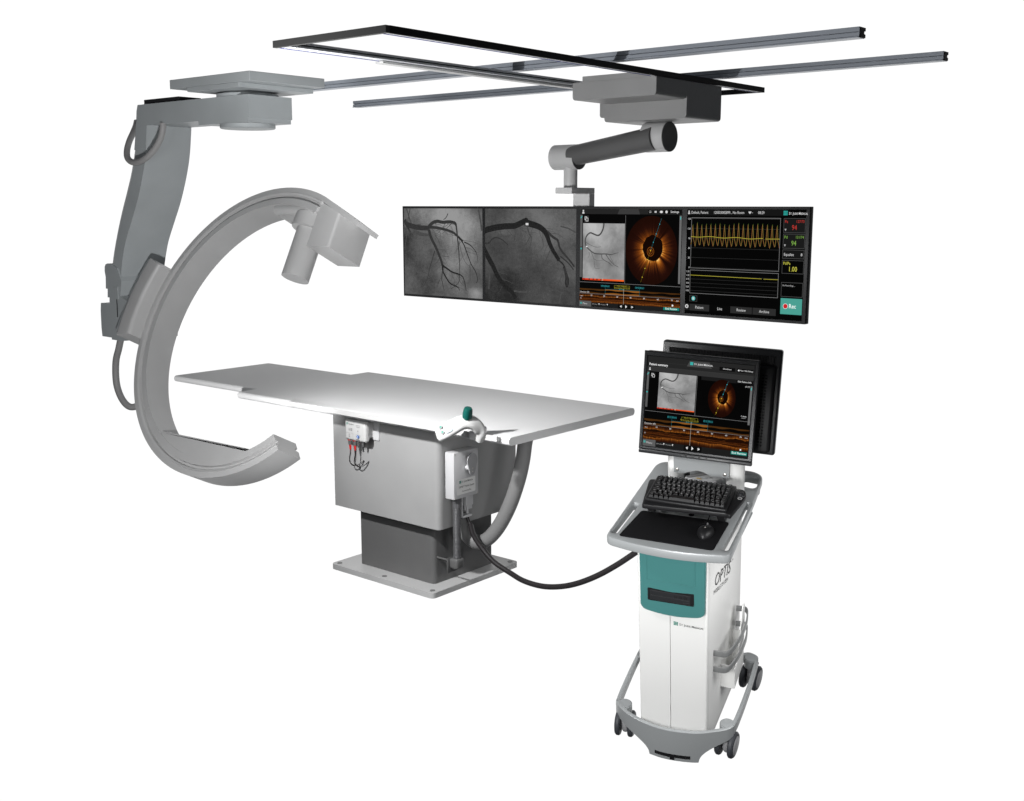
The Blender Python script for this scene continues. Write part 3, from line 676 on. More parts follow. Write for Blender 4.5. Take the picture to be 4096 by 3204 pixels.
def wave(off, col, seed, k):
    rnd = random.Random(seed); pts = []
    n = 19; w = (GX1 - GX0) / n
    for i in range(n):
        a = GX0 + i * w + off; pk = .125 + rnd.uniform(0, .022) + k
        for du, v in ((0.02, .335), (.14, .29), (.24, .20), (.33, pk), (.39, pk + .035), (.47, .215), (.56, .282), (.66, .296), (.80, .322), (.93, .345 + rnd.uniform(-.008, .008))):
            if a + du * w < GX1 - .001: pts.append((a + du * w, v))
        if i == 15: c.line(pts, .0013, col); pts = []
    c.line(pts, .0013, col)
wave(.002, emis('56792f'), 2, -.004); wave(-.001, emis('a04530'), 2, .012); wave(.0005, emis('94743f'), 2, .004)
c.line([(GX0 + i * (GX1 - GX0) / 60, .258 + .0045 * sin(i * .35) + .0002 * i) for i in range(50)], .0034, emis('b9b13c')); c.line([(GX0 + (GX1 - GX0) * .845, .268), (GX1, .266)], .0034, emis('b9b13c'))
c.frame(GX0, .577, GX1, .802, g, .0025)
for i, s in enumerate(('1.25', '1.00', '0.75', '0.50', '0.25', '0.00')):
    v = .590 + i * .037
    c.text(GX0 - .006, v + .010, s, .0165, W, 'RIGHT', sx=.9)
    if i: c.line([(GX0, v), (GX1, v)], .0016, gd)
c.line([(GX0, .627), (GX0 + (GX1 - GX0) * .82, .634)], .0026, emis('c9c03e')); c.line([(GX0 + (GX1 - GX0) * .84, .635), (GX1, .635)], .0026, emis('c9c03e'))
c.rect(.043, .822, .112, .880, emis('151515')); c.frame(.043, .822, .112, .880, emis('4a4a4a'), .0022); c.disc(.078, .851, .017, emis('4ab8b4'))
c.poly([(.072, .851), (.085, .834), (.085, .868)], W); c.rect(.069, .836, .0725, .866, W)
c.rect(0, .902, .040, .968, emis('1c1c1c')); gear(c, .020, .930, .018, emis('d8d8d8')); c.disc(.020, .930, .007, emis('1c1c1c'), n=12)
for a, b, s, col in ((.046, .222, 'Patient', '2c2c2c'), (.228, .402, 'Live', '060606'), (.408, .592, 'Review', '2c2c2c'), (.598, .790, 'Archive', '2c2c2c')):
    c.rect(a, .905, b, .968, emis(col)); c.text((a + b) / 2, .948, s, .028, W, 'CENTER', sx=.85)
R_, Gn, Ye = emis('c13a34'), emis('7fae4d'), emis('cfcb50')
for v0, v1, a, b, big, col in ((.078, .208, 'Pa', '127/73', '94', R_), (.218, .348, 'Pd', '131/74', '94', Gn)):
    c.rect(.826, v0, .998, v1, emis('1a1a1a')); c.frame(.826, v0, .998, v1, emis('5a5a5a'), .0022)
    c.text(.834, v0 + .042, a, .027, col, sx=.9); c.text(.990, v0 + .040, b, .025, col, 'RIGHT', sx=.85); c.text(.912, v0 + .104, big, .046, col, 'CENTER', sx=.8)
    c.poly([(.834, v0 + .095), (.850, v0 + .095), (.842, v0 + .115)], emis('b0b0b0'))
c.rect(.826, .360, .998, .440, emis('161616')); c.frame(.826, .360, .998, .440, emis('5a5a5a'), .0022); c.text(.836, .415, 'Equalize', .026, W, sx=.85); c.text(.985, .415, '8', .026, W, 'RIGHT')
c.frame(.826, .455, .998, .575, emis('5a5a5a'), .0022); c.text(.834, .495, 'Pd/Pa', .027, Ye, sx=.85); c.text(.912, .555, '1.00', .046, Ye, 'CENTER', sx=.8)
c.frame(.826, .655, .998, .785, emis('5a5a5a'), .0022); c.text(.836, .690, 'No Recordings ...', .015, emis('b8b8b8'), sx=.85)
c.rect(.826, .800, .998, .945, emis('4b9f92')); c.disc(.866, .872, .020, emis('f0f0f0')); c.disc(.866, .872, .0172, emis('c9242a')); c.text(.893, .888, 'Rec', .040, emis('f4fffc'), sx=.85, bold=.01)
bm, ms = c.done(); t.part('screen', bm, ms, label='rightmost screen with red and green pressure curves')

# ================================================================== 5. ceiling-hung X-ray C-arm
t = Thing('x_ray_c_arm', 'big grey X-ray C-arm hanging from a curved ceiling stand at the table head', 'c-arm', (-5.77, 4.41, 2.747))
bm = NEW(); bx(bm, -6.156, -5.375, 4.127, 4.683, 2.693, 2.747, .002, 1); pl_ = t.part('ceiling_plate', bm, G['stand'])
bm = NEW(); bx(bm, -5.98, -5.478, 4.1285, 4.6815, 2.666, 2.6925, .002, 1); t.part('slide_plate', bm, G['stand'], pl_)
bm = NEW(); lathe(bm, (-5.765, 4.408, 2.638), (0, 0, 1), [(0, .185), (.016, .185), (.018, .15), (.0278, .15)], 48); t.part('swivel_neck', bm, G['stand'])
ka = crop(480, 370, 4.88); kc5 = crop(350, 1050, 1.798); kcc = crop(380, 920, 3.415); k4 = crop(350, 650, 1.7472)
BY0, BY1 = 4.247, 4.570
bm = NEW()
prism(bm, [(-6.706, 2.6375), (-6.722, 2.60), (-6.734, 2.52), (-6.773, 2.353), (-6.637, 2.366), (-6.612, 2.506), (-6.05, 2.506), (-6.05, 2.481), (-5.563, 2.481), (-5.563, 2.506), (-5.55, 2.506), (-5.55, 2.6375)], 'y', BY0, BY1)
t.part('swivel_beam', bm, G['stand'])
bm = NEW(); lathe(bm, (-5.775, 4.408, 2.4805), (0, 0, -1), [(0, .166), (.022, .166), (.026, .160), (.027, .1)], 40); t.part('bearing_cover', bm, G['stand'])
bm = NEW(); bx(bm, -6.65, -6.265, 4.26, 4.425, 2.6385, 2.667, .001, 1); t.part('cable_box', bm, G['blackpaint'])
fe = [(-6.612, 2.512), (-6.645, 2.331), (-6.698, 2.180), (-6.776, 2.020), (-6.863, 1.882), (-6.947, 1.747), (-6.994, 1.630), (-7.023, 1.532), (-7.044, 1.414), (-7.051, 1.315), (-7.053, 1.20)]
be = [(-6.754, 2.602), (-6.771, 2.512), (-6.800, 2.40), (-6.866, 2.225), (-6.937, 2.089), (-7.012, 1.957), (-7.080, 1.822), (-7.128, 1.714), (-7.167, 1.610), (-7.185, 1.50), (-7.19, 1.20)]
feS = [(p.x, p.y) for p in spline([Vector((a, b, 0)) for a, b in fe], 4)]; beS = [(p.x, p.y) for p in spline([Vector((a, b, 0)) for a, b in be], 4)]
CY0, CY1 = 4.250, 4.585
bm = NEW()
N = len(feS)
rows = []
for (fx, fz), (qx, qz) in zip(feS, beS):
    ch = .35                                # chamfered rear edges
    row = [(fx, CY0, fz), (fx + (qx - fx) * .68, CY0 + .001, fz + (qz - fz) * .68), (qx, CY0 + .03, qz), (qx, CY1 - .03, qz), (fx + (qx - fx) * .68, CY1 - .001, fz + (qz - fz) * .68), (fx, CY1, fz)]
    rows.append([bm.verts.new(p) for p in row])
for A, B in zip(rows, rows[1:]):
    for i in range(6): bm.faces.new((A[i], A[(i + 1) % 6], B[(i + 1) % 6], B[i]))
bm.faces.new(rows[0]); bm.faces.new(rows[-1][::-1])
t.part('curved_column', bm, G['stand'], angle=0.45)
def xz(k, pts, Y): return [(q.x, q.z) for q in (on_plane(k(*p), 'y', Y) for p in pts)]
bm = NEW()
foot = xz(kcc, [(215, 460), (165, 457), (143, 470), (132, 500), (131, 560), (145, 640), (148, 800), (172, 803), (172, 920), (198, 922), (198, 1003), (80, 995), (77, 1100), (88, 1330), (101, 1450), (228, 1470), (231, 1497), (370, 1517), (520, 1507), (520, 1150), (470, 1000), (345, 900), (360, 700), (300, 520)], CY0 - .008)
prism(bm, foot, 'y', CY0 - .008, CY1 + .01); ft_ = t.part('lift_foot', bm, G['stand'])
bm = NEW(); prism(bm, xz(kcc, [(240, 775), (308, 775), (317, 943), (300, 945), (300, 1195), (255, 1210)], CY0 - .012), 'y', CY0 - .014, CY0 - .0085); t.part('face_strip', bm, G['stand'], ft_)
bm = NEW(); prism(bm, xz(kcc, [(294, 945), (304, 945), (314, 1190), (304, 1190)], CY0 - .014), 'y', CY0 - .0155, CY0 - .0142); t.part('slot', bm, G['blackpaint'], ft_)
# C-arm proper, in its own tilted frame (x' along the table, w across, v up)
AL, BE = 0.4679, 0.0574
RZ = Matrix.Rotation(BE, 3, 'Z')
CX = RZ @ Vector((1, 0, 0)); CN = RZ @ Vector((0, cos(AL), -sin(AL))); CV = RZ @ Vector((0, sin(AL), cos(AL)))
CO = Vector((-5.8108, 4.41, 1.1988))
def cc(x, w, v): return CO + CX * x + CN * w + CV * v
RO, RI, HW = 0.9711, 0.8547, 0.0955
TH = RO - RI
def arc_sweep(bm, sect, t0, t1, n):
    rings = []
    for i in range(n + 1):
        a = radians(t0 + (t1 - t0) * i / n)
        rings.append([bm.verts.new(cc(r * cos(a), w, r * sin(a))) for r, w in sect])
    k = len(sect)
    for A, B in zip(rings, rings[1:]):
        for i in range(k): bm.faces.new((A[i], A[(i + 1) % k], B[(i + 1) % k], B[i]))
    bm.faces.new(rings[0]); bm.faces.new(rings[-1][::-1])
def side(sg):
    return [(RI, sg * HW), (RI + TH * .36, sg * HW), (RI + TH * .37, sg * (HW - .006)), (RI + TH * .40, sg * (HW - .022)), (RI + TH * .52, sg * (HW - .022)), (RI + TH * .56, sg * (HW - .002)), (RI + TH * .68, sg * (HW + .004)), (RI + TH * .69, sg * HW), (RO, sg * HW)]
sect = side(-1) + side(1)[::-1]
bm = NEW(); arc_sweep(bm, sect, 69.05, 312.7, 96); c_ = t.part('c_arc', bm, G['carm'], angle=0.35)
# thin straight tongue that carries on from the top of the arc
bm = NEW()
A0 = radians(69)
pu = [(RO * cos(A0), RO * sin(A0)), (.505, .835), (.709, .738), (.697, .712), (.492, .803), (RO * cos(A0) - .012, RO * sin(A0) - .032)]
vs0 = [bm.verts.new(cc(x, -HW - .002, v)) for x, v in pu]; vs1 = [bm.verts.new(cc(x, HW + .002, v)) for x, v in pu]
bm.faces.new(vs0[::-1]); bm.faces.new(vs1)
for i in range(6): bm.faces.new((vs0[i], vs0[(i + 1) % 6], vs1[(i + 1) % 6], vs1[i]))
t.part('arc_tongue', bm, G['carm'], c_)
# chord shaped plate across the lower part of the arc
bm = NEW()
pu = [(-.425, -.741), (-.408, -.731), (.378, -.739), (.395, -.752), (.41, -.757)] + [(.8555 * cos(radians(a)), .8555 * sin(radians(a))) for a in range(-60, -121, -4)]
vs0 = [bm.verts.new(cc(x, -HW + .004, v)) for x, v in pu]; vs1 = [bm.verts.new(cc(x, -HW + .06, v)) for x, v in pu]; n = len(pu)
bm.faces.new(vs0[::-1]); bm.faces.new(vs1)
for i in range(n): bm.faces.new((vs0[i], vs0[(i + 1) % n], vs1[(i + 1) % n], vs1[i]))
t.part('source_housing', bm, G['carm'])
# carrier block that holds the arc
bm = NEW()
sec = round_poly([(RO - .004, -.197), (RO + .125, -.197), (RO + .125, .14), (RO - .004, .14)], [.028, .012, .02, .02], 4)
arc_sweep(bm, sec, 158.5, 188.6, 20); t.part('arc_carrier', bm, G['carm'])
bm = NEW(); arc_sweep(bm, [(RO + .1255, -.16), (RO + .19, -.16), (RO + .19, .12), (RO + .1255, .12)], 159.5, 186.5, 16); t.part('pivot_plate', bm, G['stand'])
bm = NEW(); cyl(bm, cc(-RO - .15, -.03, .0), cc(-RO - .30, -.03, .0), .075, seg=40); t.part('pivot_hub', bm, G['stand'])
# imaging head under the top of the arc
bm = NEW(); cyl(bm, cc(.181, .03, .396), cc(.181, .03, .7235), .089, seg=48); t.part('detector_tube', bm, G['carm'])
bm = NEW(); lathe(bm, cc(.181, .03, .724), CV, [(0, .124), (.092, .124), (.108, .10), (.116, .06)], 48); t.part('detector_collar', bm, G['carm'])
bm = NEW(); cyl(bm, cc(-.10, -.052, .835), cc(.262, -.052, .83), .034, seg=32); t.part('cross_tube', bm, G['carm'])
bm = NEW()
pu = [(-.09, .80), (.07, .745), (.21, .76), (.25, .80), (.2, .852), (-.07, .852)]
vs0 = [bm.verts.new(cc(x, -.035, v)) for x, v in pu]; vs1 = [bm.verts.new(cc(x, .11, v)) for x, v in pu]
bm.faces.new(vs0[::-1]); bm.faces.new(vs1)
for i in range(6): bm.faces.new((vs0[i], vs0[(i + 1) % 6], vs1[(i + 1) % 6], vs1[i]))
t.part('head_bracket', bm, G['carm'])
bm = NEW()
bx(bm, .313, .505, -.08, .218, .574, .78, .018, 4, lambda m, d: abs(d.z) > .9 and m.x > .4 and m.y < 0)
for v in bm.verts:
    if v.co.z > .7: v.co.z = .880 - (v.co.x - .313) * .42
for v in bm.verts: v.co = cc(*v.co)
t.part('collimator_box', bm, G['carm'])
# cables
cp = [((835, 590), 4.25), ((835, 690), 4.25), ((812, 830), 4.25), ((750, 980), 4.245), ((660, 1120), 4.235), ((540, 1250), 4.22), ((400, 1340), 4.212), ((250, 1362), 4.21), ((150, 1280), 4.215), ((138, 1130), 4.24), ((180, 960), 4.28), ((255, 790), 4.34), ((310, 650), 4.42), ((330, 560), 4.44)]
bm = NEW(); tube(bm, [on_plane(ka(*p), 'y', Y) for p, Y in cp], .0205, 16); t.part('cable_loop', bm, G['armcable'])
cp = [((243, 530), 4.40), ((225, 620), 4.40), ((206, 700), 4.40), ((203, 800), 4.40), ((213, 890), 4.40), ((242, 970), 4.40), ((280, 1022), 4.41), ((318, 1040), 4.43), ((362, 1028), 4.46), ((400, 990), 4.50)]
bm = NEW(); tube(bm, [on_plane(kc5(*p), 'y', Y) for p, Y in cp], .0245, 16); t.part('drop_cable', bm, G['armcable'])

# ================================================================== 6. patient table
t = Thing('patient_table', 'long white patient table on a grey box pedestal bolted to a steel floor plate', 'table', (-4.26, 4.35, 0))
bm = NEW(); prism(bm, round_poly([(-4.655, 4.005), (-3.87, 4.005), (-3.87, 4.70), (-4.655, 4.70)], .03, 5), 'z', 0, .030); bp_ = t.part('base_plate', bm, G['basesteel'])
for x, y in ((-4.62, 4.04), (-4.262, 4.04), (-3.905, 4.04), (-3.905, 4.665), (-4.62, 4.665)):
    bm = NEW(); cyl(bm, (x, y, .0302), (x, y, .0325), .014, seg=20); t.part('anchor_bolt', bm, G['hose'], bp_)
def ped(x0, x1, y0, y1, z0, z1, r):
    bm = NEW(); prism(bm, round_poly([(x0, y0), (x1, y0), (x1, y1), (x0, y1)], [.004, r, .004, .004], 8), 'z', z0, z1); return bm
t.part('lower_column', ped(-4.52, -3.963, 4.112, 4.575, .0305, .40, .03), G['darkpaint'])
t.part('upper_column', ped(-4.64, -3.85, 4.035, 4.650, .362, .905, .035), G['paint'])
def bull(y0, y1, z0, z1, n=10):
    r = (z1 - z0) / 2; zc = (z0 + z1) / 2
    return [(y1 - r + r * cos(a), zc + r * sin(a)) for a in (-pi / 2 + pi * i / n for i in range(n + 1))] + [(y0 + r - r * cos(a), zc + r * sin(a)) for a in (pi / 2 - pi * i / n for i in range(n + 1))]
bm = NEW(); prism(bm, bull(3.892, 4.925, .9055, .945), 'x', -5.29, -3.264); top_ = t.part('table_top', bm, G['tabletop'])
bm = NEW(); prism(bm, bull(4.025, 4.780, .9065, .9444), 'x', -6.115, -5.2905); t.part('head_section', bm, G['tabletop'], top_)
bm = NEW(); bx(bm, -4.80, -3.315, 3.866, 3.874, .924, .950, .001, 1); t.part('side_rail', bm, G['whiteplastic'], top_)
for x in (-4.77, -4.1, -3.33): 
    bm = NEW(); bx(bm, x - .012, x + .012, 3.8745, 3.905, .928, .942); t.part('rail_spacer', bm, G['whiteplastic'], top_)
k5 = crop(1300, 1600, 2.009)
hp = [((1618, 300), 4.29), ((1607, 350), 4.29), ((1590, 480), 4.285), ((1560, 620), 4.28), ((1510, 780), 4.275), ((1460, 900), 4.27), ((1400, 1010), 4.265), ((1335, 1092), 4.258), ((1268, 1138), 4.252), ((1205, 1138), 4.245), ((1155, 1100), 4.235), ((1120, 1045), 4.222), ((1105, 985), 4.212), ((1100, 925), 4.20)]
bm = NEW(); tube(bm, [on_plane(k5(*p), 'y', Y) for p, Y in hp], .0375, 24); t.part('cable_hose', bm, G['hose'])

# ---- hand control clipped to the side rail
t = Thing('table_control', 'white hooked hand control with a teal knob clipped to the table side rail', 'controller', (-3.43, 3.88, .93))
path = spline([(-3.428, 3.868, .920), (-3.408, 3.855, .965), (-3.420, 3.825, 1.004), (-3.452, 3.795, 1.012), (-3.49, 3.765, .990), (-3.527, 3.738, .966), (-3.556, 3.718, .950)], 6)
def ctrl_sec(i, s):
    w = .024 + .018 * min(1, s * 1.25); h = .0185 + .003 * sin(pi * min(1, s * 1.3)) - .002 * s
    if s > .90: k = sqrt(max(.04, 1 - ((s - .90) / .10) ** 2)); w *= .55 + .45 * k; h *= .45 + .55 * k
    return [(w * (abs(cos(a)) ** .6) * (1 if cos(a) > 0 else -1), h * (abs(sin(a)) ** .7) * (1 if sin(a) > 0 else -1)) for a in (2 * pi * k / 20 for k in range(20))]
bm = NEW(); sweep(bm, path, ctrl_sec, up=(.35, -.70, .62)); sh_ = t.part('shell', bm, G['whiteplastic'], angle=1.0)
pn = Vector((-.45, -.42, .78)).normalized(); kb_ = Vector((-3.440, 3.800, 1.022)); kd = Vector((.10, -.06, .3)).normalized()
bm = NEW(); lathe(bm, kb_ + kd * .005, kd, [(0, .015), (.008, .015), (.0085, .0215), (.014, .0228), (.034, .0228), (.052, .0205), (.058, .0175), (.060, .008)], 24)
for v in bm.verts:
    d = v.co - kb_; ax = kd * d.dot(kd); rad = d - ax
    if rad.length > .0185 and d.dot(kd) > .016: 
        a = math.atan2(rad.dot(kd.cross(Vector((1, 0, 0))).normalized()), rad.x); v.co = kb_ + ax + rad * (1 - .10 * (0.5 + .5 * cos(12 * a)))
t.part('knob', bm, G['knobteal'], angle=1.0)
# membrane keypad on the pod
mid = (path[24] + path[31]) / 2; tdir = (path[32] - path[24]).normalized(); wdir = Vector((.35, -.70, .62)).cross(tdir).normalized(); nn = tdir.cross(wdir).normalized()
if nn.z < 0: nn = -nn
c = Canvas(mid + nn * .0214 - wdir * .031 - tdir * .026, wdir * .062, tdir * .062, .0002)
if c.n.dot(nn) < 0: c.n = -c.n
c.poly(round_poly([(0.04, 0), (.96, 0), (.96, .62), (.04, .62)], .16), G['membrane'])
for u, v in ((.28, .18), (.72, .18), (.28, .46), (.72, .46)): c.disc(u, v, .15, G['labelwhite'], n=16); c.line([(u - .07, v + .03), (u, v - .04), (u + .07, v + .02)], .03, G['inkgreen'])
for u in (.26, .74): c.disc(u, .84, .16, G['inkgrey'], n=16); c.disc(u, .81, .08, G['inkgreen'], n=12)
bm, ms = c.done(); t.part('keypad', bm, ms, sh_)
bm = NEW(); bx(bm, -3.475, -3.42, 3.852, 3.8655, .918, .958, .003); t.part('rail_clamp', bm, G['greyplastic'])
bm = NEW(); bx(bm, -3.425, -3.392, 3.86, 3.888, .952, .985, .006); t.part('clamp_lever', bm, G['greyplastic'])

# ---- small signal box on the front of the pedestal
t = Thing('signal_box', 'small white connector box with two red plugs on the front of the table pedestal', 'box', (-4.37, 4.0, .77))
bm = NEW(); bx(bm, -4.449, -4.292, 3.95, 3.985, .772, .884, .012, 4); bx(bm, -4.43, -4.31, 3.9855, 4.0345, .79, .87, .002, 1); sb_ = t.part('case', bm, G['whiteplastic'])
bm = NEW(); bx(bm, -4.44, -4.27, 4.026, 4.0346, .775, .905, .001, 1); t.part('mounting_plate', bm, G['greyplastic'])
ks = crop(1350, 1640, 6.57)
c = Canvas((-4.437, 3.95, .870), (.130, 0, 0), (0, 0, -.095), .0004)
c.logo(.02, .03, .12, G['inkgreen'], G['ink'], tsize=.06, sx=.75)
c.frame(.62, .10, .83, .21, G['inkgrey'], .008)
for v in (.36, .44): c.disc(.35, v, .028, G['inkgrey'], n=12); c.frame(.18, v - .03, .30, v + .03, G['inkgrey'], .006)
c.disc(.73, .42, .026, G['inkgrey'], n=12); c.line([(.73, .47), (.73, .62)], .006, G['inkgrey'])
c.frame(.02, .58, .44, 1.0, G['inkgrey'], .005); c.frame(.62, .62, .86, 1.0, G['inkgrey'], .005)
c.poly([(.23, .62), (.20, .69), (.26, .69)], G['inkgrey']); c.poly([(.20, .76), (.26, .76), (.23, .82)], G['ink']); c.disc(.74, .73, .065, G['inkblue'], n=18); c.poly([(.72, .68), (.72, .78), (.76, .74)], G['labelwhite'])
c.text(.06, .93, 'AO IN', .05, G['ink'], bold=.02); c.text(.28, .97, 'AO OUT', .05, G['ink'], bold=.02); c.text(.74, .90, 'WIRELESS', .045, G['ink'], 'CENTER', bold=.02); c.text(.74, .97, 'PTS', .045, G['ink'], 'CENTER', bold=.02)
bm, ms = c.done(); t.part('printed_front', bm, ms, sb_)
for xx in (-4.430, -4.392):
    bm = NEW(); cyl(bm, (xx, 3.968, .773), (xx, 3.968, .768), .012, seg=18); t.part('plug_ring', bm, G['red'])
    bm = NEW(); cyl(bm, (xx, 3.968, .7678), (xx + .001, 3.968, .744), .0105, .0095, seg=18); t.part('plug_body', bm, G['plug'])
    bm = NEW(); cyl(bm, (xx + .001, 3.968, .7438), (xx + .002, 3.968, .718), .0075, .0045, seg=18); t.part('plug_boot', bm, G['red'])
    bm = NEW(); tube(bm, [(xx + .002, 3.968, .718), (xx + .001, 3.968, .695), (xx - .008, 3.97, .67), (xx - .011, 3.975, .645), (xx - .003, 3.985, .628), (xx + .013, 4.0, .626), (xx + .03, 4.02, .640), (xx + .036, 4.033, .650)], .0032, 10); t.part('lead', bm, G['cable'])
for xx in (-4.372, -4.337):
    bm = NEW(); cyl(bm, (xx, 3.972, .772), (xx + .001, 3.972, .742), .0085, .005, seg=16); t.part('strain_relief', bm, G['plug'])

# ---- connectivity box on the right face of the pedestal
t = Thing('connectivity_box', 'grey wall box with a white label on the right side of the table pedestal', 'box', (-3.80, 4.17, .52))
bm = NEW(); bx(bm, -3.842, -3.78, 4.076, 4.262, .525, .768, .004, 2); box_ = t.part('case', bm, G['greyplastic'])
bm = NEW(); bx(bm, -3.849, -3.8425, 4.085, 4.253, .535, .758); t.part('wall_plate', bm, G['darkpaint'])
for y, z in ((4.084, .760), (4.254, .760), (4.084, .533), (4.254, .533)):
    bm = NEW(); lathe(bm, (-3.7799, y, z), (1, 0, 0), [(0, .0042), (.0015, .0042), (.0025, .002)], 12); t.part('screw', bm, G['steel'], box_)
c = Canvas((-3.7798, 4.096, .625), (0, .141, 0), (0, 0, -.079), .0004)
c.poly(round_poly([(0, 0), (1, 0), (1, 1), (0, 1)], .05, 4), G['labelwhite'])
c.logo(.13, .08, .19, G['inkgreen'], G['ink'], tsize=.12, sx=.80)
c.text(.5, .56, 'OPTIS\u2122 Mobile System', .125, G['ink'], 'CENTER', sx=.86); c.text(.5, .84, 'Connectivity Box', .105, G['ink'], 'CENTER', sx=.86)
bm, ms = c.done(); t.part('label_plate', bm, ms, box_)
bm = NEW(); cyl(bm, (-3.7797, 4.175, .680), (-3.752, 4.175, .680), .014, seg=24); pk_ = t.part('hook_stem', bm, G['greyplastic'])
bm = NEW()
pad = [(4.179 + .037 * sin(a), .718 + .040 * cos(a)) for a in (-pi * .55 + pi * 1.1 * i / 14 for i in range(15))] + [(4.179 + .022 * sin(a), .668 + .024 * cos(a)) for a in (pi * .55 + pi * .9 * i / 10 for i in range(11))]
prism(bm, pad, 'x', -3.7518, -3.746); hk_ = t.part('cable_hook', bm, G['hub'])
for z in (.680, .662):
    bm = NEW(); cyl(bm, (-3.7458, 4.18, z), (-3.7445, 4.18, z), .0035, seg=10); t.part('screw', bm, G['steel'], hk_)
bm = NEW()
bx(bm, -3.825, -3.79, 4.145, 4.152, .425, .5245, .001, 1); bx(bm, -3.825, -3.79, 4.1525, 4.222, .412, .424, .002, 1)
t.part('bracket', bm, G['greyplastic'])
bm = NEW(); bx(bm, -3.815, -3.793, 4.180, 4.236, .470, .5245, .003); bx(bm, -3.812, -3.796, 4.190, 4.226, .450, .4698, .002); cyl(bm, (-3.804, 4.20, .4498), (-3.804, 4.20, .428), .0065, seg=14)
for y in (4.183, 4.232): cyl(bm, (-3.804, y, .4697), (-3.804, y, .448), .004, seg=10)
t.part('video_plug', bm, G['greyplastic'])
for dy in (0, .014):
    bm = NEW(); tube(bm, [(-3.80, 4.188 + dy, .4118), (-3.795, 4.192 + dy, .39), (-3.785, 4.200 + dy, .365)], .0034, 8); t.part('wire', bm, G['cable'])
bm = NEW()
z = .475; prof = []
while z > .205:
    prof += [(.475 - z, .0175), (.475 - z + .0020, .0205), (.475 - z + .0045, .0205), (.475 - z + .0062, .0175)]; z -= .0075
lathe(bm, (-3.808, 4.125, .475), (0, 0, -1), prof, 20); cd_ = t.part('ribbed_conduit', bm, G['conduit'], angle=1.2)
bm = NEW(); lathe(bm, (-3.808, 4.125, .5245), (0, 0, -1), [(0, .026), (.022, .026), (.023, .022), (.05, .022)], 10); t.part('gland_nut', bm, G['conduit'], cd_)
bm = NEW(); bx(bm, -3.838, -3.782, 4.094, 4.156, .150, .206, .012, 3); bx(bm, -3.843, -3.8385, 4.084, 4.158, .125, .206, .002, 2); cyl(bm, (-3.8435, 4.138, .175), (-3.962, 4.138, .175), .005, seg=10); t.part('elbow_fitting', bm, G['darkpaint'], cd_)

# ---- black cable from the table to the cart
CO2 = Vector((-2.556, 4.208, -0.361))
CB = [Vector((0.95256346, 0.30127525, -0.04308228)), Vector((-0.27880805, 0.92061832, 0.27336417)), Vector((0.1220202, -0.24838504, 0.96094534))]
def cw(x, y, z): return CO2 + CB[0] * x + CB[1] * y + CB[2] * z
kbb = crop(1740, 1760, 3.05); k6 = crop(650, 1400, 1.12)
px = [kbb(425, 1040), kbb(470, 1160), kbb(560, 1300), kbb(712, 1480), k6(1560, 1000), k6(1620, 1035), k6(1700, 1058), k6(1780, 1060), k6(1860, 1045), k6(1950, 1010), k6(2040, 960), k6(2123, 905)]
d0 = (Vector((-3.785, 4.205, .366)) - CAM).dot(FW); end = cw(-.150, .12, .868); d1 = (end - CAM).dot(FW)
pts = []
for i, p in enumerate(px):
    s = i / 12; pts.append(CAM + ray(p) * (d0 + (d1 - d0) * (s * s * (3 - 2 * s) * .5 + s * .5)))
pts[0] = Vector((-3.785, 4.205, .368))
pts.append(end)
t = Thing('data_cable', 'thick black cable sagging from the connectivity box to the white cart', 'cable', pts[0])
bm = NEW(); tube(bm, pts, .0135, 16); t.part('sheath', bm, G['cable'])

# ================================================================== 7. white equipment cart (local frame: x right, y back, z up)
t = Thing('equipment_cart', 'white wheeled medical cart with a teal front panel and a grey handled tray', 'cart', CO2, CB)
def P_(name, bm, m, parent=None, angle=0.6, label=None): return t.part(name, bm, m, parent, world=False, angle=angle, label=label)
# cabinet: plan gets wider to the back
def cab(z0, z1, grow=0.0):
    bm = NEW()
    pl = round_poly([(-.143 - grow, .0125), (.166 + grow, .0125), (.203 + grow, .515), (-.178 - grow, .515)], [.02, .02, .01, .01], 5)
    prism(bm, pl, 'z', z0, z1); return bm
bm = cab(-.09, .985)
for v in bm.verts:                          # rear lower edge cut away
    if v.co.z < 0 and v.co.y > .4: v.co.z = -.035
body_ = P_('cabinet', bm, G['cartwhite'])
def fpanel(x0, x1, z0, z1, rl, rr):
    bm = NEW(); prism(bm, round_poly([(x0, -.012), (x1, -.012), (x1, .0123), (x0, .0123)], [rl, rr, .001, .001], 5), 'z', z0, z1); return bm
P_('door_panel', fpanel(-.1425, .0005, -.085, .984, .018, .001), G['cartwhite'], body_)
P_('door_panel', fpanel(.0025, .1655, -.085, .984, .001, .018), G['cartwhite'], body_)
# teal front panel with a bowed lower edge
bm = NEW()
bot = [(-.120 + .272 * i / 12, .6585 - .018 * sin(pi * i / 12) ** .8 + .004 * i / 12) for i in range(13)]
pl = round_poly([(-.1265, .984), (-.1245, .664)] + bot[1:-1] + [(.1575, .668), (.1605, .984)], [.002, .015] + [.004] * 11 + [.015, .002], 3)
prism(bm, pl, 'y', -.0335, -.0125)
bmesh.ops.bevel(bm, geom=[e for e in bm.edges if abs(e.verts[0].co.y + .0335) < 1e-5 and abs(e.verts[1].co.y + .0335) < 1e-5], offset=.004, segments=3, affect='EDGES')
teal_ = P_('teal_panel', bm, G['teal'])
bm = NEW()                                   # pressed border of the upper field
for x0, x1, z0, z1 in ((-.0945, -.0925, .815, .984), (.1155, .1175, .815, .984), (-.0945, .1175, .8125, .8148)): bx(bm, x0, x1, -.0352, -.0337, z0, z1, .0006, 1)
P_('pressed_border', bm, G['teal'], teal_)
bm = NEW(); prism(bm, round_poly([(-.091, .708), (.1125, .711), (.1125, .776), (.01, .7665), (-.091, .772)], .006, 3), 'y', -.0352, -.0338); P_('drive_recess', bm, G['black'], teal_)
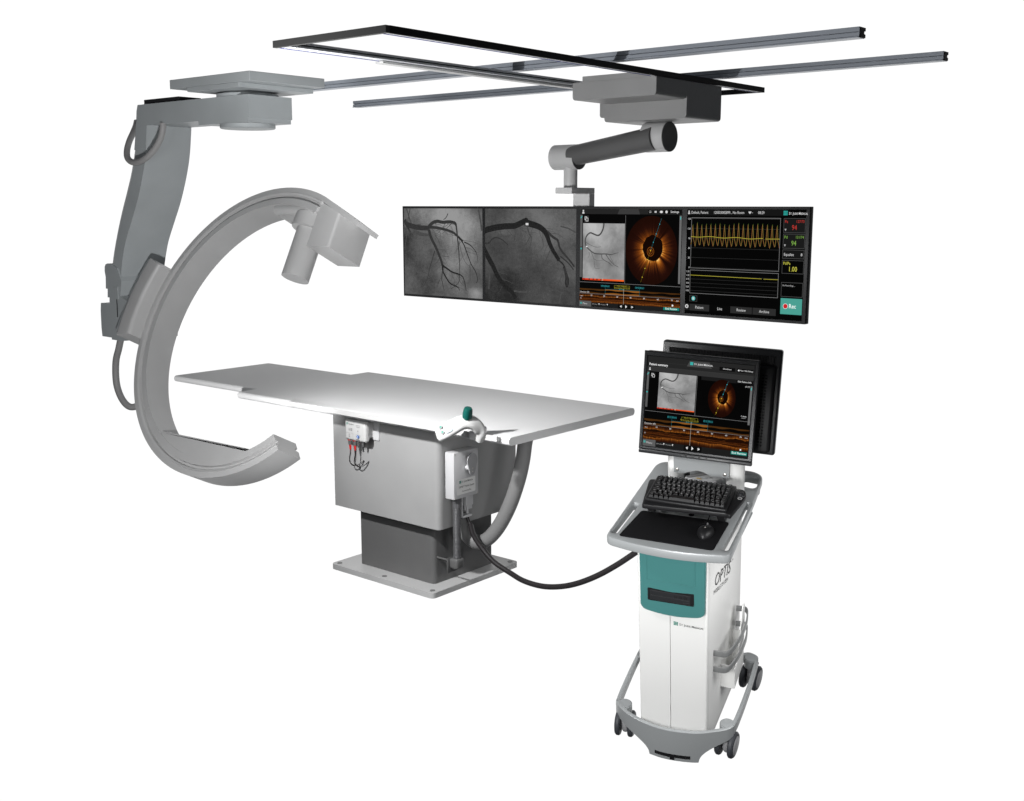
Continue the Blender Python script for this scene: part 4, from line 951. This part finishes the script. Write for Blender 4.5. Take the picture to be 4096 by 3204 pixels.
bm = NEW(); bx(bm, -.080, .097, -.0372, -.0354, .7145, .7375, .001, 1); bx(bm, -.080, .097, -.0378, -.0354, .7385, .7635, .001, 1); bx(bm, .067, .093, -.0392, -.0374, .718, .727, .001, 1)
dr_ = P_('disc_drive', bm, G['monplastic'], teal_)
c = Canvas((-.080, -.0379, .7635), (.177, 0, 0), (0, 0, -.025), .0002)
for u in (.60, .72, .84): c.frame(u, .35, u + .08, .75, emis('2c2c2c'), .008); c.line([(u + .015, .55), (u + .065, .55)], .006, emis('2c2c2c'))
bm, ms = c.done(); P_('disc_symbols', bm, ms, dr_)
c = Canvas((.0175, -.0125, .6015), (.125, 0, 0), (0, 0, -.022), .0003)
c.logo(.0, .05, .92, G['inkgreen'], G['ink'], tsize=.50, sx=.92)
bm, ms = c.done(); P_('front_logo', bm, ms, body_)
# side lettering
a = radians(-17); sxv = Vector((.0735, .9973, 0)).normalized()
ux = sxv * cos(a) + Vector((0, 0, 1)) * sin(a); vy = -(Vector((0, 0, 1)) * cos(a) - sxv * sin(a))
c = Canvas(Vector((.1665 + .0735 * .095, .105, .815)) + Vector((.0008, 0, 0)), ux * .33, vy * .12, .0003)
c.text(.0, .62, 'OPTIS', .52, G['ink'], sx=1.12, bold=-.004); c.text(.80, .22, 'TM', .09, G['ink'])
bm, ms = c.done(); P_('large_lettering', bm, ms, body_)
c.__init__(c.o, c.ux, c.vy, .0003)
c.text(.0, .90, 'MOBILE SYSTEM', .17, G['ink'], sx=1.12)
bm, ms = c.done(); P_('small_lettering', bm, ms, body_)
# side bin and basket rails
bm = NEW()
for b in ((.178, .242, .205, .209, .112, .24), (.178, .242, .4002, .404, .112, .30), (.178, .242, .2092, .40, .112, .116)): bx(bm, *b)
bin_ = P_('side_bin', bm, G['cartwhite'])
bm = NEW(); prism(bm, [(.205, .112), (.404, .112), (.404, .44), (.385, .475), (.36, .47), (.335, .42), (.315, .34), (.29, .27), (.25, .235), (.205, .225)], 'x', .2422, .2462)
P_('bin_cover', bm, G['cartwhite'], bin_)
for z in (.388, .300):
    path = [(.168, .09, z), (.20, .0905, z), (.222, .094, z), (.236, .110, z), (.247, .145, z), (.258, .20, z), (.265, .27, z), (.266, .345, z), (.258, .41, z), (.249, .44, z), (.236, .452, z), (.215, .450, z), (.190, .445, z)]
    bm = NEW(); sweep(bm, spline(path, 5), lambda i, s: round_poly([(-.0036, -.0145), (.0036, -.0145), (.0036, .0145), (-.0036, .0145)], .002, 2), up=(0, 0, 1)); P_('basket_rail', bm, G['railsilver'])

# tray with grips cut through its sides
ZT = 1.048
out = round_poly([(-.252, -.105), (-.15, -.128), (0, -.141), (.12, -.136), (.277, -.108), (.281, .15), (.283, .37), (.280, .575), (.235, .607), (.15, .607), (-.10, .600), (-.19, .59), (-.215, .55), (-.235, .20)], [.03, .06, .06, .06, .03, .08, .08, .05, .04, .06, .06, .05, .05, .1], 5)
slotR = round_poly([(.2345, -.068), (.2585, -.070), (.2695, .15), (.277, .318), (.258, .330), (.249, .15)], [.010, .010, .05, .012, .012, .05], 4)
slotL = round_poly([(-.2365, -.066), (-.213, -.068), (-.190, .185), (-.212, .195)], .009, 4)
hole = round_poly([(.212, .462), (.258, .452), (.273, .478), (.264, .556), (.2, .566)], .016, 4)
basin = round_poly([(-.085, .150), (.152, .150), (.158, .26), (-.062, .26)], .016, 4)
bm = NEW(); slab(bm, out, [slotR[::-1], slotL[::-1], hole[::-1], basin[::-1]], ZT - .045, ZT, .010)
tray_ = P_('tray', bm, G['silver'], angle=0.5)
bm = NEW(); prism(bm, offset_poly(basin, .004), 'z', ZT - .034, ZT - .028); P_('tray_well', bm, G['silver'], tray_)
bm = NEW(); cyl(bm, (.043, .200, ZT - .0279), (.043, .200, ZT - .027), .012, seg=20); P_('cable_hole', bm, G['pad'], tray_)
# posts, bracket and keyboard shelf
for x0, x1 in ((-.119, -.047), (.145, .226)):
    bm = NEW(); xm, hw = (x0 + x1) / 2, (x1 - x0) / 2
    prism(bm, [(xm + hw * cos(2 * pi * i / 32), .42 + .036 * sin(2 * pi * i / 32)) for i in range(32)], 'z', ZT - .04, 1.235); P_('monitor_post', bm, G['cartwhite'])
bm = NEW(); bx(bm, -.053, -.030, .44, .462, ZT - .02, 1.2); P_('cable_channel', bm, G['black'])
bm = NEW()
bot = [(-.081, 1.121), (-.03, 1.121)] + [(-.03 + .118 * i / 10, 1.121 + .022 * sin(pi * i / 10)) for i in range(1, 10)] + [(.088, 1.123), (.110, 1.123), (.166, 1.125)]
prism(bm, bot + [(.168, 1.26), (-.084, 1.26)], 'y', .374, .384)
br_ = P_('monitor_bracket', bm, G['silver'])
for x, z in ((-.067, 1.137), (.147, 1.140)):
    bm = NEW(); lathe(bm, (x, .3738, z), (0, -1, 0), [(0, .0075), (.0015, .0075), (.003, .004), (.0031, .001)], 16); P_('screw', bm, G['steel'], br_)
bm = NEW()
sh = round_poly([(-.141, .068), (.214, .092), (.236, .083), (.268, .262), (.250, .306), (.10, .306), (-.165, .290), (-.168, .270)], [.01, .01, .012, .02, .02, .05, .02, .02], 4)
slab(bm, sh, [], 1.098, 1.120, .004); sf_ = P_('keyboard_shelf', bm, G['black'])
for x in (-.118, .188):
    bm = NEW(); prism(bm, [(.135, ZT + .001), (.158, ZT + .001), (.235, 1.0975), (.105, 1.0975)], 'x', x - .016, x + .016); P_('shelf_leg', bm, G['black'])
bm = NEW(); lathe(bm, (.243, .256, 1.1205), (0, 0, 1), [(0, .019), (.002, .0175), (.0021, .013), (.010, .012), (.013, .008)], 24); P_('power_button', bm, G['monplastic'], sf_)
c = Canvas((.228, .272, 1.1203), (.034, 0, 0), (0, -.060, 0), .0003)
c.disc(.45, .27, .56, G['greyplastic'], n=26); c.disc(.52, .78, .30, G['legend'], n=20); c.disc(.52, .78, .17, G['ink'], n=16); c.line([(.52, .68), (.52, .78)], .06, G['legend'])
bm, ms = c.done(); P_('power_symbol', bm, ms, sf_)
# base ring with four casters
def ring_strip(bm, path, half, z0, z1, ns=6):
    """vertical band along a plan path"""
    P = spline([Vector((p[0], p[1], 0)) for p in path], ns); A = []; n = len(P)
    for i, p in enumerate(P):
        d = (P[min(i + 1, n - 1)] - P[max(i - 1, 0)]).normalized(); q = Vector((-d.y, d.x, 0)) * half
        lo = z0(p) if callable(z0) else z0; hi = z1(p) if callable(z1) else z1
        A.append([bm.verts.new((p.x + q.x, p.y + q.y, lo)), bm.verts.new((p.x + q.x, p.y + q.y, hi - .003)), bm.verts.new((p.x + q.x * .5, p.y + q.y * .5, hi)), bm.verts.new((p.x - q.x * .5, p.y - q.y * .5, hi)), bm.verts.new((p.x - q.x, p.y - q.y, hi - .003)), bm.verts.new((p.x - q.x, p.y - q.y, lo))])
    for a, b in zip(A, A[1:]):
        for i in range(6): bm.faces.new((a[i], a[(i + 1) % 6], b[(i + 1) % 6], b[i]))
    bm.faces.new(A[0]); bm.faces.new(A[-1][::-1])
front = [(-.262, .022), (-.235, -.008), (-.18, -.045), (-.10, -.075), (0, -.090), (.12, -.075), (.20, -.040), (.255, -.005), (.277, .024)]
def fz(p):
    x = p.x + p.y * .05
    if -.082 < x < .142: return -.112
    if x <= -.082: s = min(1, (-.082 - x) / .17); return -.112 + .106 * s ** .42
    s = min(1, (x - .142) / .12); return -.112 + .106 * s ** .42
bm = NEW(); ring_strip(bm, front, .009, fz, .061, 20); ring_ = P_('base_bumper', bm, G['silver'], angle=0.9)
bm = NEW(); ring_strip(bm, [(.2775, .026), (.284, .08), (.290, .20), (.293, .34), (.292, .46), (.290, .505)], .0085, lambda p: .005 + .02 * min(1, p.y / .4), .0605); P_('side_rail', bm, G['silver'], ring_, angle=0.9)
bm = NEW(); ring_strip(bm, [(-.2625, .026), (-.266, .10), (-.268, .25), (-.266, .40), (-.262, .505)], .0085, lambda p: .005 + .02 * min(1, p.y / .4), .0605); P_('side_rail', bm, G['silver'], ring_, angle=0.9)
bm = NEW(); ring_strip(bm, [(.281, .535), (.24, .548), (.18, .50), (.12, .47), (0, .465), (-.12, .47), (-.20, .51), (-.255, .535)], .0085, .012, .0605); P_('rear_rail', bm, G['silver'], ring_, angle=0.9)
def pocket(x, y, sx):
    bm = NEW()
    pl = [(x + .034 * cos(2 * pi * i / 28), y + .034 * sin(2 * pi * i / 28)) for i in range(28)]
    prism(bm, pl, 'z', .010, .0595)
    bmesh.ops.bevel(bm, geom=[e for e in bm.edges if e.verts[0].co.z > .059 and e.verts[1].co.z > .059], offset=.004, segments=2, affect='EDGES')
    P_('caster_socket', bm, G['silver'], ring_)
WR = .062
def caster(x, y, turn, name='caster'):
    M = Matrix.Translation((x, y, -.120 + WR)) @ Matrix.Rotation(turn, 4, 'Z')
    def tr(bm):
        bmesh.ops.transform(bm, matrix=M, verts=bm.verts[:]); return bm
    bm = NEW(); lathe(bm, (0, 0, -.045), (0, 0, 1), [(0, .014), (.02, .017), (.075, .020), (.112, .020)], 20); bx(bm, -.014, .014, -.03, .03, -.03, .035, .012, 3)
    cs = P_('caster', tr(bm), G['hub'])
    for s in (-1, 1):
        bm = NEW(); lathe(bm, (s * .017, 0, 0), (s, 0, 0), [(0, WR * .72), (.002, WR * .93), (.007, WR), (.018, WR), (.025, WR * .90), (.027, WR * .74), (.0262, WR * .72)], 36); w = P_('wheel', tr(bm), G['rubber'], cs)
        bm = NEW(); lathe(bm, (s * .0434, 0, 0), (s, 0, 0), [(0, WR * .71), (.002, WR * .66), (.003, WR * .1)], 36); P_('hub_cap', tr(bm), G['hub'], cs)
    bm = NEW(); bx(bm, -.016, .016, .030, .075, .028, .042, .005, 2); P_('brake_pedal', tr(bm), G['rubber'], cs)
for x, y, a_ in ((-.226, .018, .1), (.252, .030, -.12), (.262, .520, -.15), (-.235, .505, .1)):
    pocket(x, y, 1); caster(x, y, a_)
bm = NEW()
P = spline([Vector((p[0], p[1] - .0102, 0)) for p in front], 12); P = [p for p in P if -.055 < p.x < .117]
for lo, hi, a0, a1 in ((-.094, -.076, -1, 1), (-.108, -.0942, .012, .04)):
    Q = [p for p in P if a1 == 1 or a0 < p.x < a1]
    A = [(bm.verts.new((p.x, p.y, lo)), bm.verts.new((p.x, p.y, hi)), bm.verts.new((p.x, p.y + .002, hi)), bm.verts.new((p.x, p.y + .002, lo))) for p in Q]
    for a, b in zip(A, A[1:]):
        for i in range(4): bm.faces.new((a[i], a[(i + 1) % 4], b[(i + 1) % 4], b[i]))
    bm.faces.new(A[0]); bm.faces.new(A[-1][::-1])
P_('bumper_strip', bm, G['pad'], ring_)

# ---- things on the cart
def tl(name, label, cat, x, y, z): return Thing(name, label, cat, cw(x, y, z), CB)
def put(T, name, bm, m, org, parent=None, angle=0.6, label=None):
    bmesh.ops.translate(bm, vec=-Vector(org), verts=bm.verts[:]); return T.part(name, bm, m, parent, world=False, angle=angle, label=label)
mp = (0.02, .02, ZT)
t2 = tl('mouse_mat', 'thin black mouse mat lying on the grey cart tray', 'mouse mat', *mp)
bm = NEW(); slab(bm, round_poly([(-.197, -.092), (.205, -.094), (.222, .135), (-.160, .130)], .014, 4), [], ZT + .0005, ZT + .0032, .0008); put(t2, 'mat', bm, G['pad'], mp)
# mouse
mo = (.145, .025, ZT + .0035)
t2 = tl('computer_mouse', 'black two-part computer mouse on the mouse mat', 'mouse', *mo)
bm = NEW()
bmesh.ops.create_uvsphere(bm, u_segments=32, v_segments=20, radius=1)
for v in bm.verts:
    x, y, z = v.co
    wx = .031 + .004 * y; 
    v.co = Vector((mo[0] + x * wx * (1 + .12 * (1 - y * y)), mo[1] + y * .053, mo[2] + max(0, z) * (.031 - .008 * y) + (0 if z > 0 else z * .001)))
ms_ = put(t2, 'mouse_shell', bm, G['black'], mo, angle=2)
bm = NEW(); bmesh.ops.create_uvsphere(bm, u_segments=16, v_segments=10, radius=.004)
for v in bm.verts: v.co = Vector((mo[0] - .001 + v.co.x, mo[1] - .004 + v.co.y, mo[2] + .0315 + v.co.z * .4))
put(t2, 'emblem', bm, G['steel'], mo, ms_)
bm = NEW()
for i in range(13):
    pass
tube(bm, [(mo[0] - .032, mo[1] + .018, mo[2] + .022), (mo[0] - .015, mo[1] + .022, mo[2] + .0305), (mo[0], mo[1] + .0235, mo[2] + .0312), (mo[0] + .015, mo[1] + .022, mo[2] + .0305), (mo[0] + .032, mo[1] + .018, mo[2] + .022)], .0009, 8); put(t2, 'button_seam', bm, G['pad'], mo, ms_)
bm = NEW(); tube(bm, [(mo[0] - .003, mo[1] + .05, mo[2] + .012), (mo[0] - .008, mo[1] + .065, mo[2] + .012), (mo[0] - .022, mo[1] + .08, mo[2] + .006), (mo[0] - .012, mo[1] + .10, mo[2] + .004), (mo[0] - .012, mo[1] + .13, mo[2] + .022), (mo[0] - .020, mo[1] + .16, mo[2] + .045)], .0022, 8); put(t2, 'mouse_cord', bm, G['pad'], mo)
bm = NEW(); cyl(bm, (mo[0] - .002, mo[1] + .046, mo[2] + .012), (mo[0] - .004, mo[1] + .056, mo[2] + .0125), .0035, seg=12); put(t2, 'cord_boot', bm, G['greyplastic'], mo)

# keyboard
KX0, KX1, KY0, KY1, KZ = -.136, .216, .094, .302, 1.1205
ko = (.04, .2, KZ)
t2 = tl('keyboard', 'compact black keyboard with white legends on the shelf under the front screen', 'keyboard', *ko)
def sk(x, y):                               # the housing is a slightly skewed rectangle
    return Vector((x + (y - KY0) * .0, y, 0))
bm = NEW(); bx(bm, KX0, KX1, KY0, KY1, KZ, KZ + .016, .006, 3); hs_ = put(t2, 'housing', bm, G['black'], ko)
rows = [[1] * 15, [1] * 13 + [1, 1], [1.4] + [1] * 12 + [.6, 1], [1.7] + [1] * 11 + [1.3, 1], [1.2] + [1] * 10 + [.8, 1, 1][:3], [1, 1, 1, 1, 5.2, 1, 1, 1, 1, 1, .8]]
legs = [['Esc', 'F1', 'F2', 'F3', 'F4', 'F5', 'F6', 'F7', 'F8', 'F9', 'F10', 'F11', 'F12', 'Scr', 'Brk'], list('~1234567890-=') + ['Back', 'Home'], ['Tab'] + list('QWERTYUIOP[]') + ['\\', 'PgUp'], ['Caps'] + list("ASDFGHJKL;'") + ['Enter', 'PgDn'], ['Shift'] + list('ZXCVBNM,./') + ['Sh', '^', 'End'], ['Ctrl', 'Fn', 'Alt', '~', '', 'Alt', 'Ins', 'Del', '<', 'v', '>']]
kw = (KX1 - KX0 - .026); kh = (KY1 - KY0 - .026) / 6
keymesh = {}
lc = Canvas((KX0 + .013, KY1 - .013, KZ + .0265), (kw, 0, 0), (0, -(KY1 - KY0 - .026), 0), .0001)
nk = 0
for r_, row in enumerate(rows):
    tot = sum(row); x = KX0 + .013; lx = 0
    for i, wdt in enumerate(row):
        w_ = kw * wdt / tot; key = round(w_, 4)
        if key not in keymesh:
            bm = NEW(); a, b, h = w_ / 2 - .0009, kh / 2 - .0009, .0105
            lo = [(-a, -b, 0), (a, -b, 0), (a, b, 0), (-a, b, 0)]; hi = [(-a + .0032, -b + .0065, h), (a - .0032, -b + .0065, h), (a - .0032, b - .0012, h), (-a + .0032, b - .0012, h)]
            L = [bm.verts.new(p) for p in lo]; H = [bm.verts.new(p) for p in hi]
            bm.faces.new(H); bm.faces.new(L[::-1])
            for k in range(4): bm.faces.new((L[k], L[(k + 1) % 4], H[(k + 1) % 4], H[k]))
            keymesh[key] = finish(bm, 'key', G['keycap'])
        o = bpy.data.objects.new('key', keymesh[key]); COL.objects.link(o); o.parent = t2.e
        yc = KY1 - .013 - kh * (r_ + .5)
        o.location = Vector((x + w_ / 2, yc, KZ + .0158)) - Vector(ko)
        s = legs[r_][i] if i < len(legs[r_]) else ''
        if s:
            lc.k = 1
            big = len(s) == 1
            lc.text((x - KX0 - .013 + w_ * .5 - (.0 if big else .001)) / kw, (r_ + (.52 if big else .42)) / 6, s, (.050 if big else .024), G['legend'], 'CENTER', bold=.02)
        x += w_
bm, ms = lc.done(); put(t2, 'key_legends', bm, ms, ko)

# small controller leaning between the posts
do = (.05, .40, 1.07)
t2 = tl('pocket_console', 'silver handheld console with an amber button lying behind the keyboard between the posts', 'console', *do)
sl = Matrix.Translation((.048, .40, 1.085)) @ Matrix.Rotation(radians(-14), 4, 'Z') @ Matrix.Rotation(radians(-22), 4, 'X')
bm = NEW(); bx(bm, -.048, .048, -.10, .11, -.012, .012, .006, 3); bmesh.ops.transform(bm, matrix=sl, verts=bm.verts[:]); cs_ = put(t2, 'case', bm, G['greyplastic'], do)
bm = NEW(); bx(bm, -.047, -.026, -.098, .108, .0125, .014, .0005, 1); bmesh.ops.transform(bm, matrix=sl, verts=bm.verts[:]); put(t2, 'grip_strip', bm, G['darkpaint'], do, cs_)
for x, y, r, m in ((.004, -.062, .013, 'gold'), (.000, -.03, .010, 'silver'), (.014, -.018, .010, 'silver'), (.008, .008, .009, 'silver'), (.02, .03, .008, 'silver')):
    bm = NEW(); lathe(bm, (x, y, .0121), (0, 0, 1), [(0, r), (.002, r * .9), (.003, r * .5)], 18); bmesh.ops.transform(bm, matrix=sl, verts=bm.verts[:]); put(t2, 'button', bm, G[m], do, cs_)

# front screen
TB = radians(16)
MXv = CB[0]; MYv = CB[1] * cos(TB) - CB[2] * sin(TB); MZv = CB[2] * cos(TB) + CB[1] * sin(TB)
MO = cw(0, .36, 1.25)
t2 = Thing('computer_monitor', 'black flat screen facing forward on the cart, showing an angiogram and an orange ring-shaped scan', 'monitor', MO, [MXv, MYv, MZv])
def Q(name, bm, m, parent=None, label=None, angle=0.6): return t2.part(name, bm, m, parent, world=False, angle=angle, label=label)
bm = NEW(); bx(bm, -.236, .266, .006, .045, -.0385, .4195, .008, 3)
for v in bm.verts:
    if v.co.y > .03: v.co.x = .015 + (v.co.x - .015) * .97
hs_ = Q('housing', bm, G['monplastic'])
def rimmed(o, i, y0, y1):
    """bezel frame with a sloping inner lip"""
    bm = NEW(); rr = []
    for (x0, x1, z0, z1), y in ((o, y1), (o, y0 + .004), ((o[0] + .004, o[1] - .004, o[2] + .004, o[3] - .004), y0), ((i[0] - .004, i[1] + .004, i[2] - .004, i[3] + .004), y0), (i, y0 + .0045)):
        rr.append([bm.verts.new(p) for p in ((x0, y, z0), (x1, y, z0), (x1, y, z1), (x0, y, z1))])
    for A, B in zip(rr, rr[1:]):
        for k in range(4): bm.faces.new((A[k], A[(k + 1) % 4], B[(k + 1) % 4], B[k]))
    return bm
SX0, SX1, SZ0_, SZ1_ = -.2205, .2465, -.0055, .3975
Q('bezel', rimmed((-.2375, .2675, -.0205, .4205), (SX0, SX1, SZ0_, SZ1_), 0.0, .012), G['monplastic'], hs_)
bm = NEW(); bx(bm, -.2375, .2675, .001, .02, -.0395, -.0215, .004, 2); ch_ = Q('chin', bm, G['monplastic'], hs_)
for x in (-.052, -.022, .008, .038, .070):
    bm = NEW(); lathe(bm, (x, .0008, -.029), (0, -1, 0), [(0, .0038), (.0012, .0034), (.002, .002)], 14); Q('button', bm, G['keycap'], ch_)
c = Canvas((SX0, .0045, SZ1_), (SX1 - SX0, 0, 0), (0, 0, SZ0_ - SZ1_), .00003)
c.rect(0, 0, 1, 1, emis('050505'))
c.rect(0, 0, 1, .165, emis('262626')); c.rect(0, .115, 1, .165, emis('333333')); c.line([(0, .06), (1, .06)], .0016, emis('3a3a3a')); c.line([(0, .113), (1, .113)], .0016, emis('484848'))
c.poly([(.40, .012), (.585, .012), (.61, .075), (.375, .075)], emis('474747'))
c.logo(.405, .024, .034, emis('37c4bc'), emis('ececec'), tsize=.020, gap=1.3, sx=.95)
c.text(.015, .098, 'Patient summary', .026, emis('f4f4f4'), bold=.015, sx=.85); person_icon(c, .024, .122, .030, emis('d8d8d8'))
c.rect(.68, .045, .825, .085, emis('0d0d0d')); c.text(.752, .070, 'Shutdown', .016, emis('e0e0e0'), 'CENTER'); c.rect(.842, .045, .992, .085, emis('0d0d0d')); gear(c, .858, .065, .009, emis('e8e8e8')); c.text(.930, .071, 'View / Edit Settings', .0155, emis('e8e8e8'), 'CENTER', sx=.82)
c.rect(.52, .165, 1, .205, emis('1a1a1a')); c.rect(.846, .166, .994, .203, emis('0b0b0b')); c.text(.920, .191, 'Edit Patient Info', .019, emis('ededed'), 'CENTER', sx=.85)
c.rect(0, .172, .021, .375, emis('5e5e5e')); c.rect(0, .38, .021, .565, emis('585858')); c.rect(.977, .218, .996, .64, emis('6a6a6a'))
c.line([(.003, .205), (.018, .18)], .005, emis('36c6c2')); c.disc(.010, .397, .008, emis('36a6a2'), n=10); c.line([(.986, .235), (.986, .265)], .006, emis('36c6c2'))
c.rect(.036, .178, .080, .238, emis('242424')); c.frame(.043, .186, .064, .218, emis('e0e0e0'), .0035); c.rect(.052, .198, .075, .230, emis('242424')); c.frame(.052, .198, .075, .230, emis('e0e0e0'), .0035)
angio_small(c, .118, .168, .474, .556)
c.line([(.482, .17), (.482, .605)], .003, emis('747474')); c.line([(0, .605), (1, .605)], .0022, emis('8a8a8a'))
oct_view(c, .722, .385, .128, .205)
c.text(.952, .240, '0177', .018, emis('e0e0e0'), 'CENTER'); c.text(.935, .560, '1 mm', .019, emis('e8e8e8'), 'CENTER'); c.line([(.915, .572), (.955, .572)], .0018, emis('c8c8c8'))
pull_back(c, .665, .760, .945, .0165)
bottom_bar(c, .938, .019)
bm, ms = c.done(); Q('screen', bm, ms)

# rear screen, seen from behind
t2 = Thing('computer_monitor', 'black flat screen seen from behind, at the back of the cart', 'monitor', MO + MYv * .13, [MXv, MYv, MZv])
bm = NEW(); bx(bm, -.193, .338, .010, .050, -.012, .456, .010, 3); hs_ = Q('housing', bm, G['monplastic'])
bm = NEW(); bx(bm, -.170, .318, -.012, .0105, -.002, .388, .014, 3); bk_ = Q('back_cover', bm, G['black'], hs_)
bm = NEW()
for i in range(70):
    x = -.160 + i * .0067; bx(bm, x, x + .0033, -.001, .0099, .394, .428)
Q('vent_ribs', bm, G['black'], hs_)
bm = NEW()
for i in range(24):
    z = .03 + i * .0135
    for x in (.262, .276): bx(bm, x, x + .009, -.0145, -.0122, z, z + .006)
Q('vent_slots', bm, G['pad'], bk_)

# ================================================================== light
w = bpy.data.worlds.new('World'); SC.world = w; w.use_nodes = True
nt = w.node_tree; bg = nt.nodes['Background']
tc = nt.nodes.new('ShaderNodeTexCoord')
dp = nt.nodes.new('ShaderNodeVectorMath'); dp.operation = 'DOT_PRODUCT'
nt.links.new(tc.outputs['Generated'], dp.inputs[0]); dp.inputs[1].default_value = Vector((FW.x, FW.y, 0)).normalized()
rp = nt.nodes.new('ShaderNodeValToRGB')      # white backdrop ahead; dim side behind added to deepen the shading
rp.color_ramp.elements[0].position = 0.55; rp.color_ramp.elements[0].color = (0.045, 0.047, 0.050, 1)
rp.color_ramp.elements[1].position = 0.74; rp.color_ramp.elements[1].color = (1, 1, 1, 1)
nt.links.new(dp.outputs['Value'], rp.inputs[0]); nt.links.new(rp.outputs[0], bg.inputs['Color'])
bg.inputs['Strength'].default_value = 1.03

def lamp(name, kind, loc, power, size, col=(1, 1, 1), aim=None, spot=None, blend=.6):
    l = bpy.data.lights.new(name, kind); l.energy = power; l.color = col
    if kind == 'AREA': l.size = size
    else: l.shadow_soft_size = size
    if spot: l.spot_size = radians(spot); l.spot_blend = blend
    o = bpy.data.objects.new(name, l); COL.objects.link(o); o.location = loc
    if aim: o.rotation_euler = (Vector(aim) - Vector(loc)).to_track_quat('-Z', 'Y').to_euler()
    return o
lamp('table_lamp', 'SPOT', (-3.70, 2.55, 1.75), 205, .04, aim=(-3.75, 4.2, .85), spot=88, blend=.85)
lamp('stand_fill', 'SPOT', (-3.25, 1.95, 1.0), 370, .03, aim=(-6.4, 4.35, 1.65), spot=50, blend=.3)  # unseen spot added to brighten the C-arm and its stand
lamp('ceiling_fill', 'SPOT', (-4.0, 2.7, 1.6), 125, .05, aim=(-3.8, 4.7, 2.6), spot=104, blend=.6)  # unseen spot added below, aimed up to brighten carriage and boom
lamp('fill_lamp', 'POINT', (-3.5, .5, 2.1), 85, .5)  # unseen soft fill added to lift the shadows on front faces
lamp('box_fill', 'SPOT', (-1.9, 3.2, 1.05), 24, .12, aim=(-3.85, 4.25, .6), spot=38, blend=.8)  # unseen weak spot added to lighten the connectivity box
lamp('cart_front_fill', 'SPOT', (-1.9, 2.3,   .6), 155, .3, aim=(-2.5, 4.3, .10), spot=60, blend=.5)  # unseen spot added to light the front of the cart
lamp('cart_side_fill', 'SPOT', (-1.45, 4.25, .75), 48, .38, aim=(-2.35, 4.3, .1), spot=78, blend=.5)  # unseen spot added close by to whiten the cart's right side

SC.view_settings.view_transform = 'Standard'
SC.view_settings.look = 'None'
SC.view_settings.exposure = 0
SC.view_settings.gamma = 1
SC.view_settings.use_curve_mapping = False
SC.cycles.max_bounces = 6
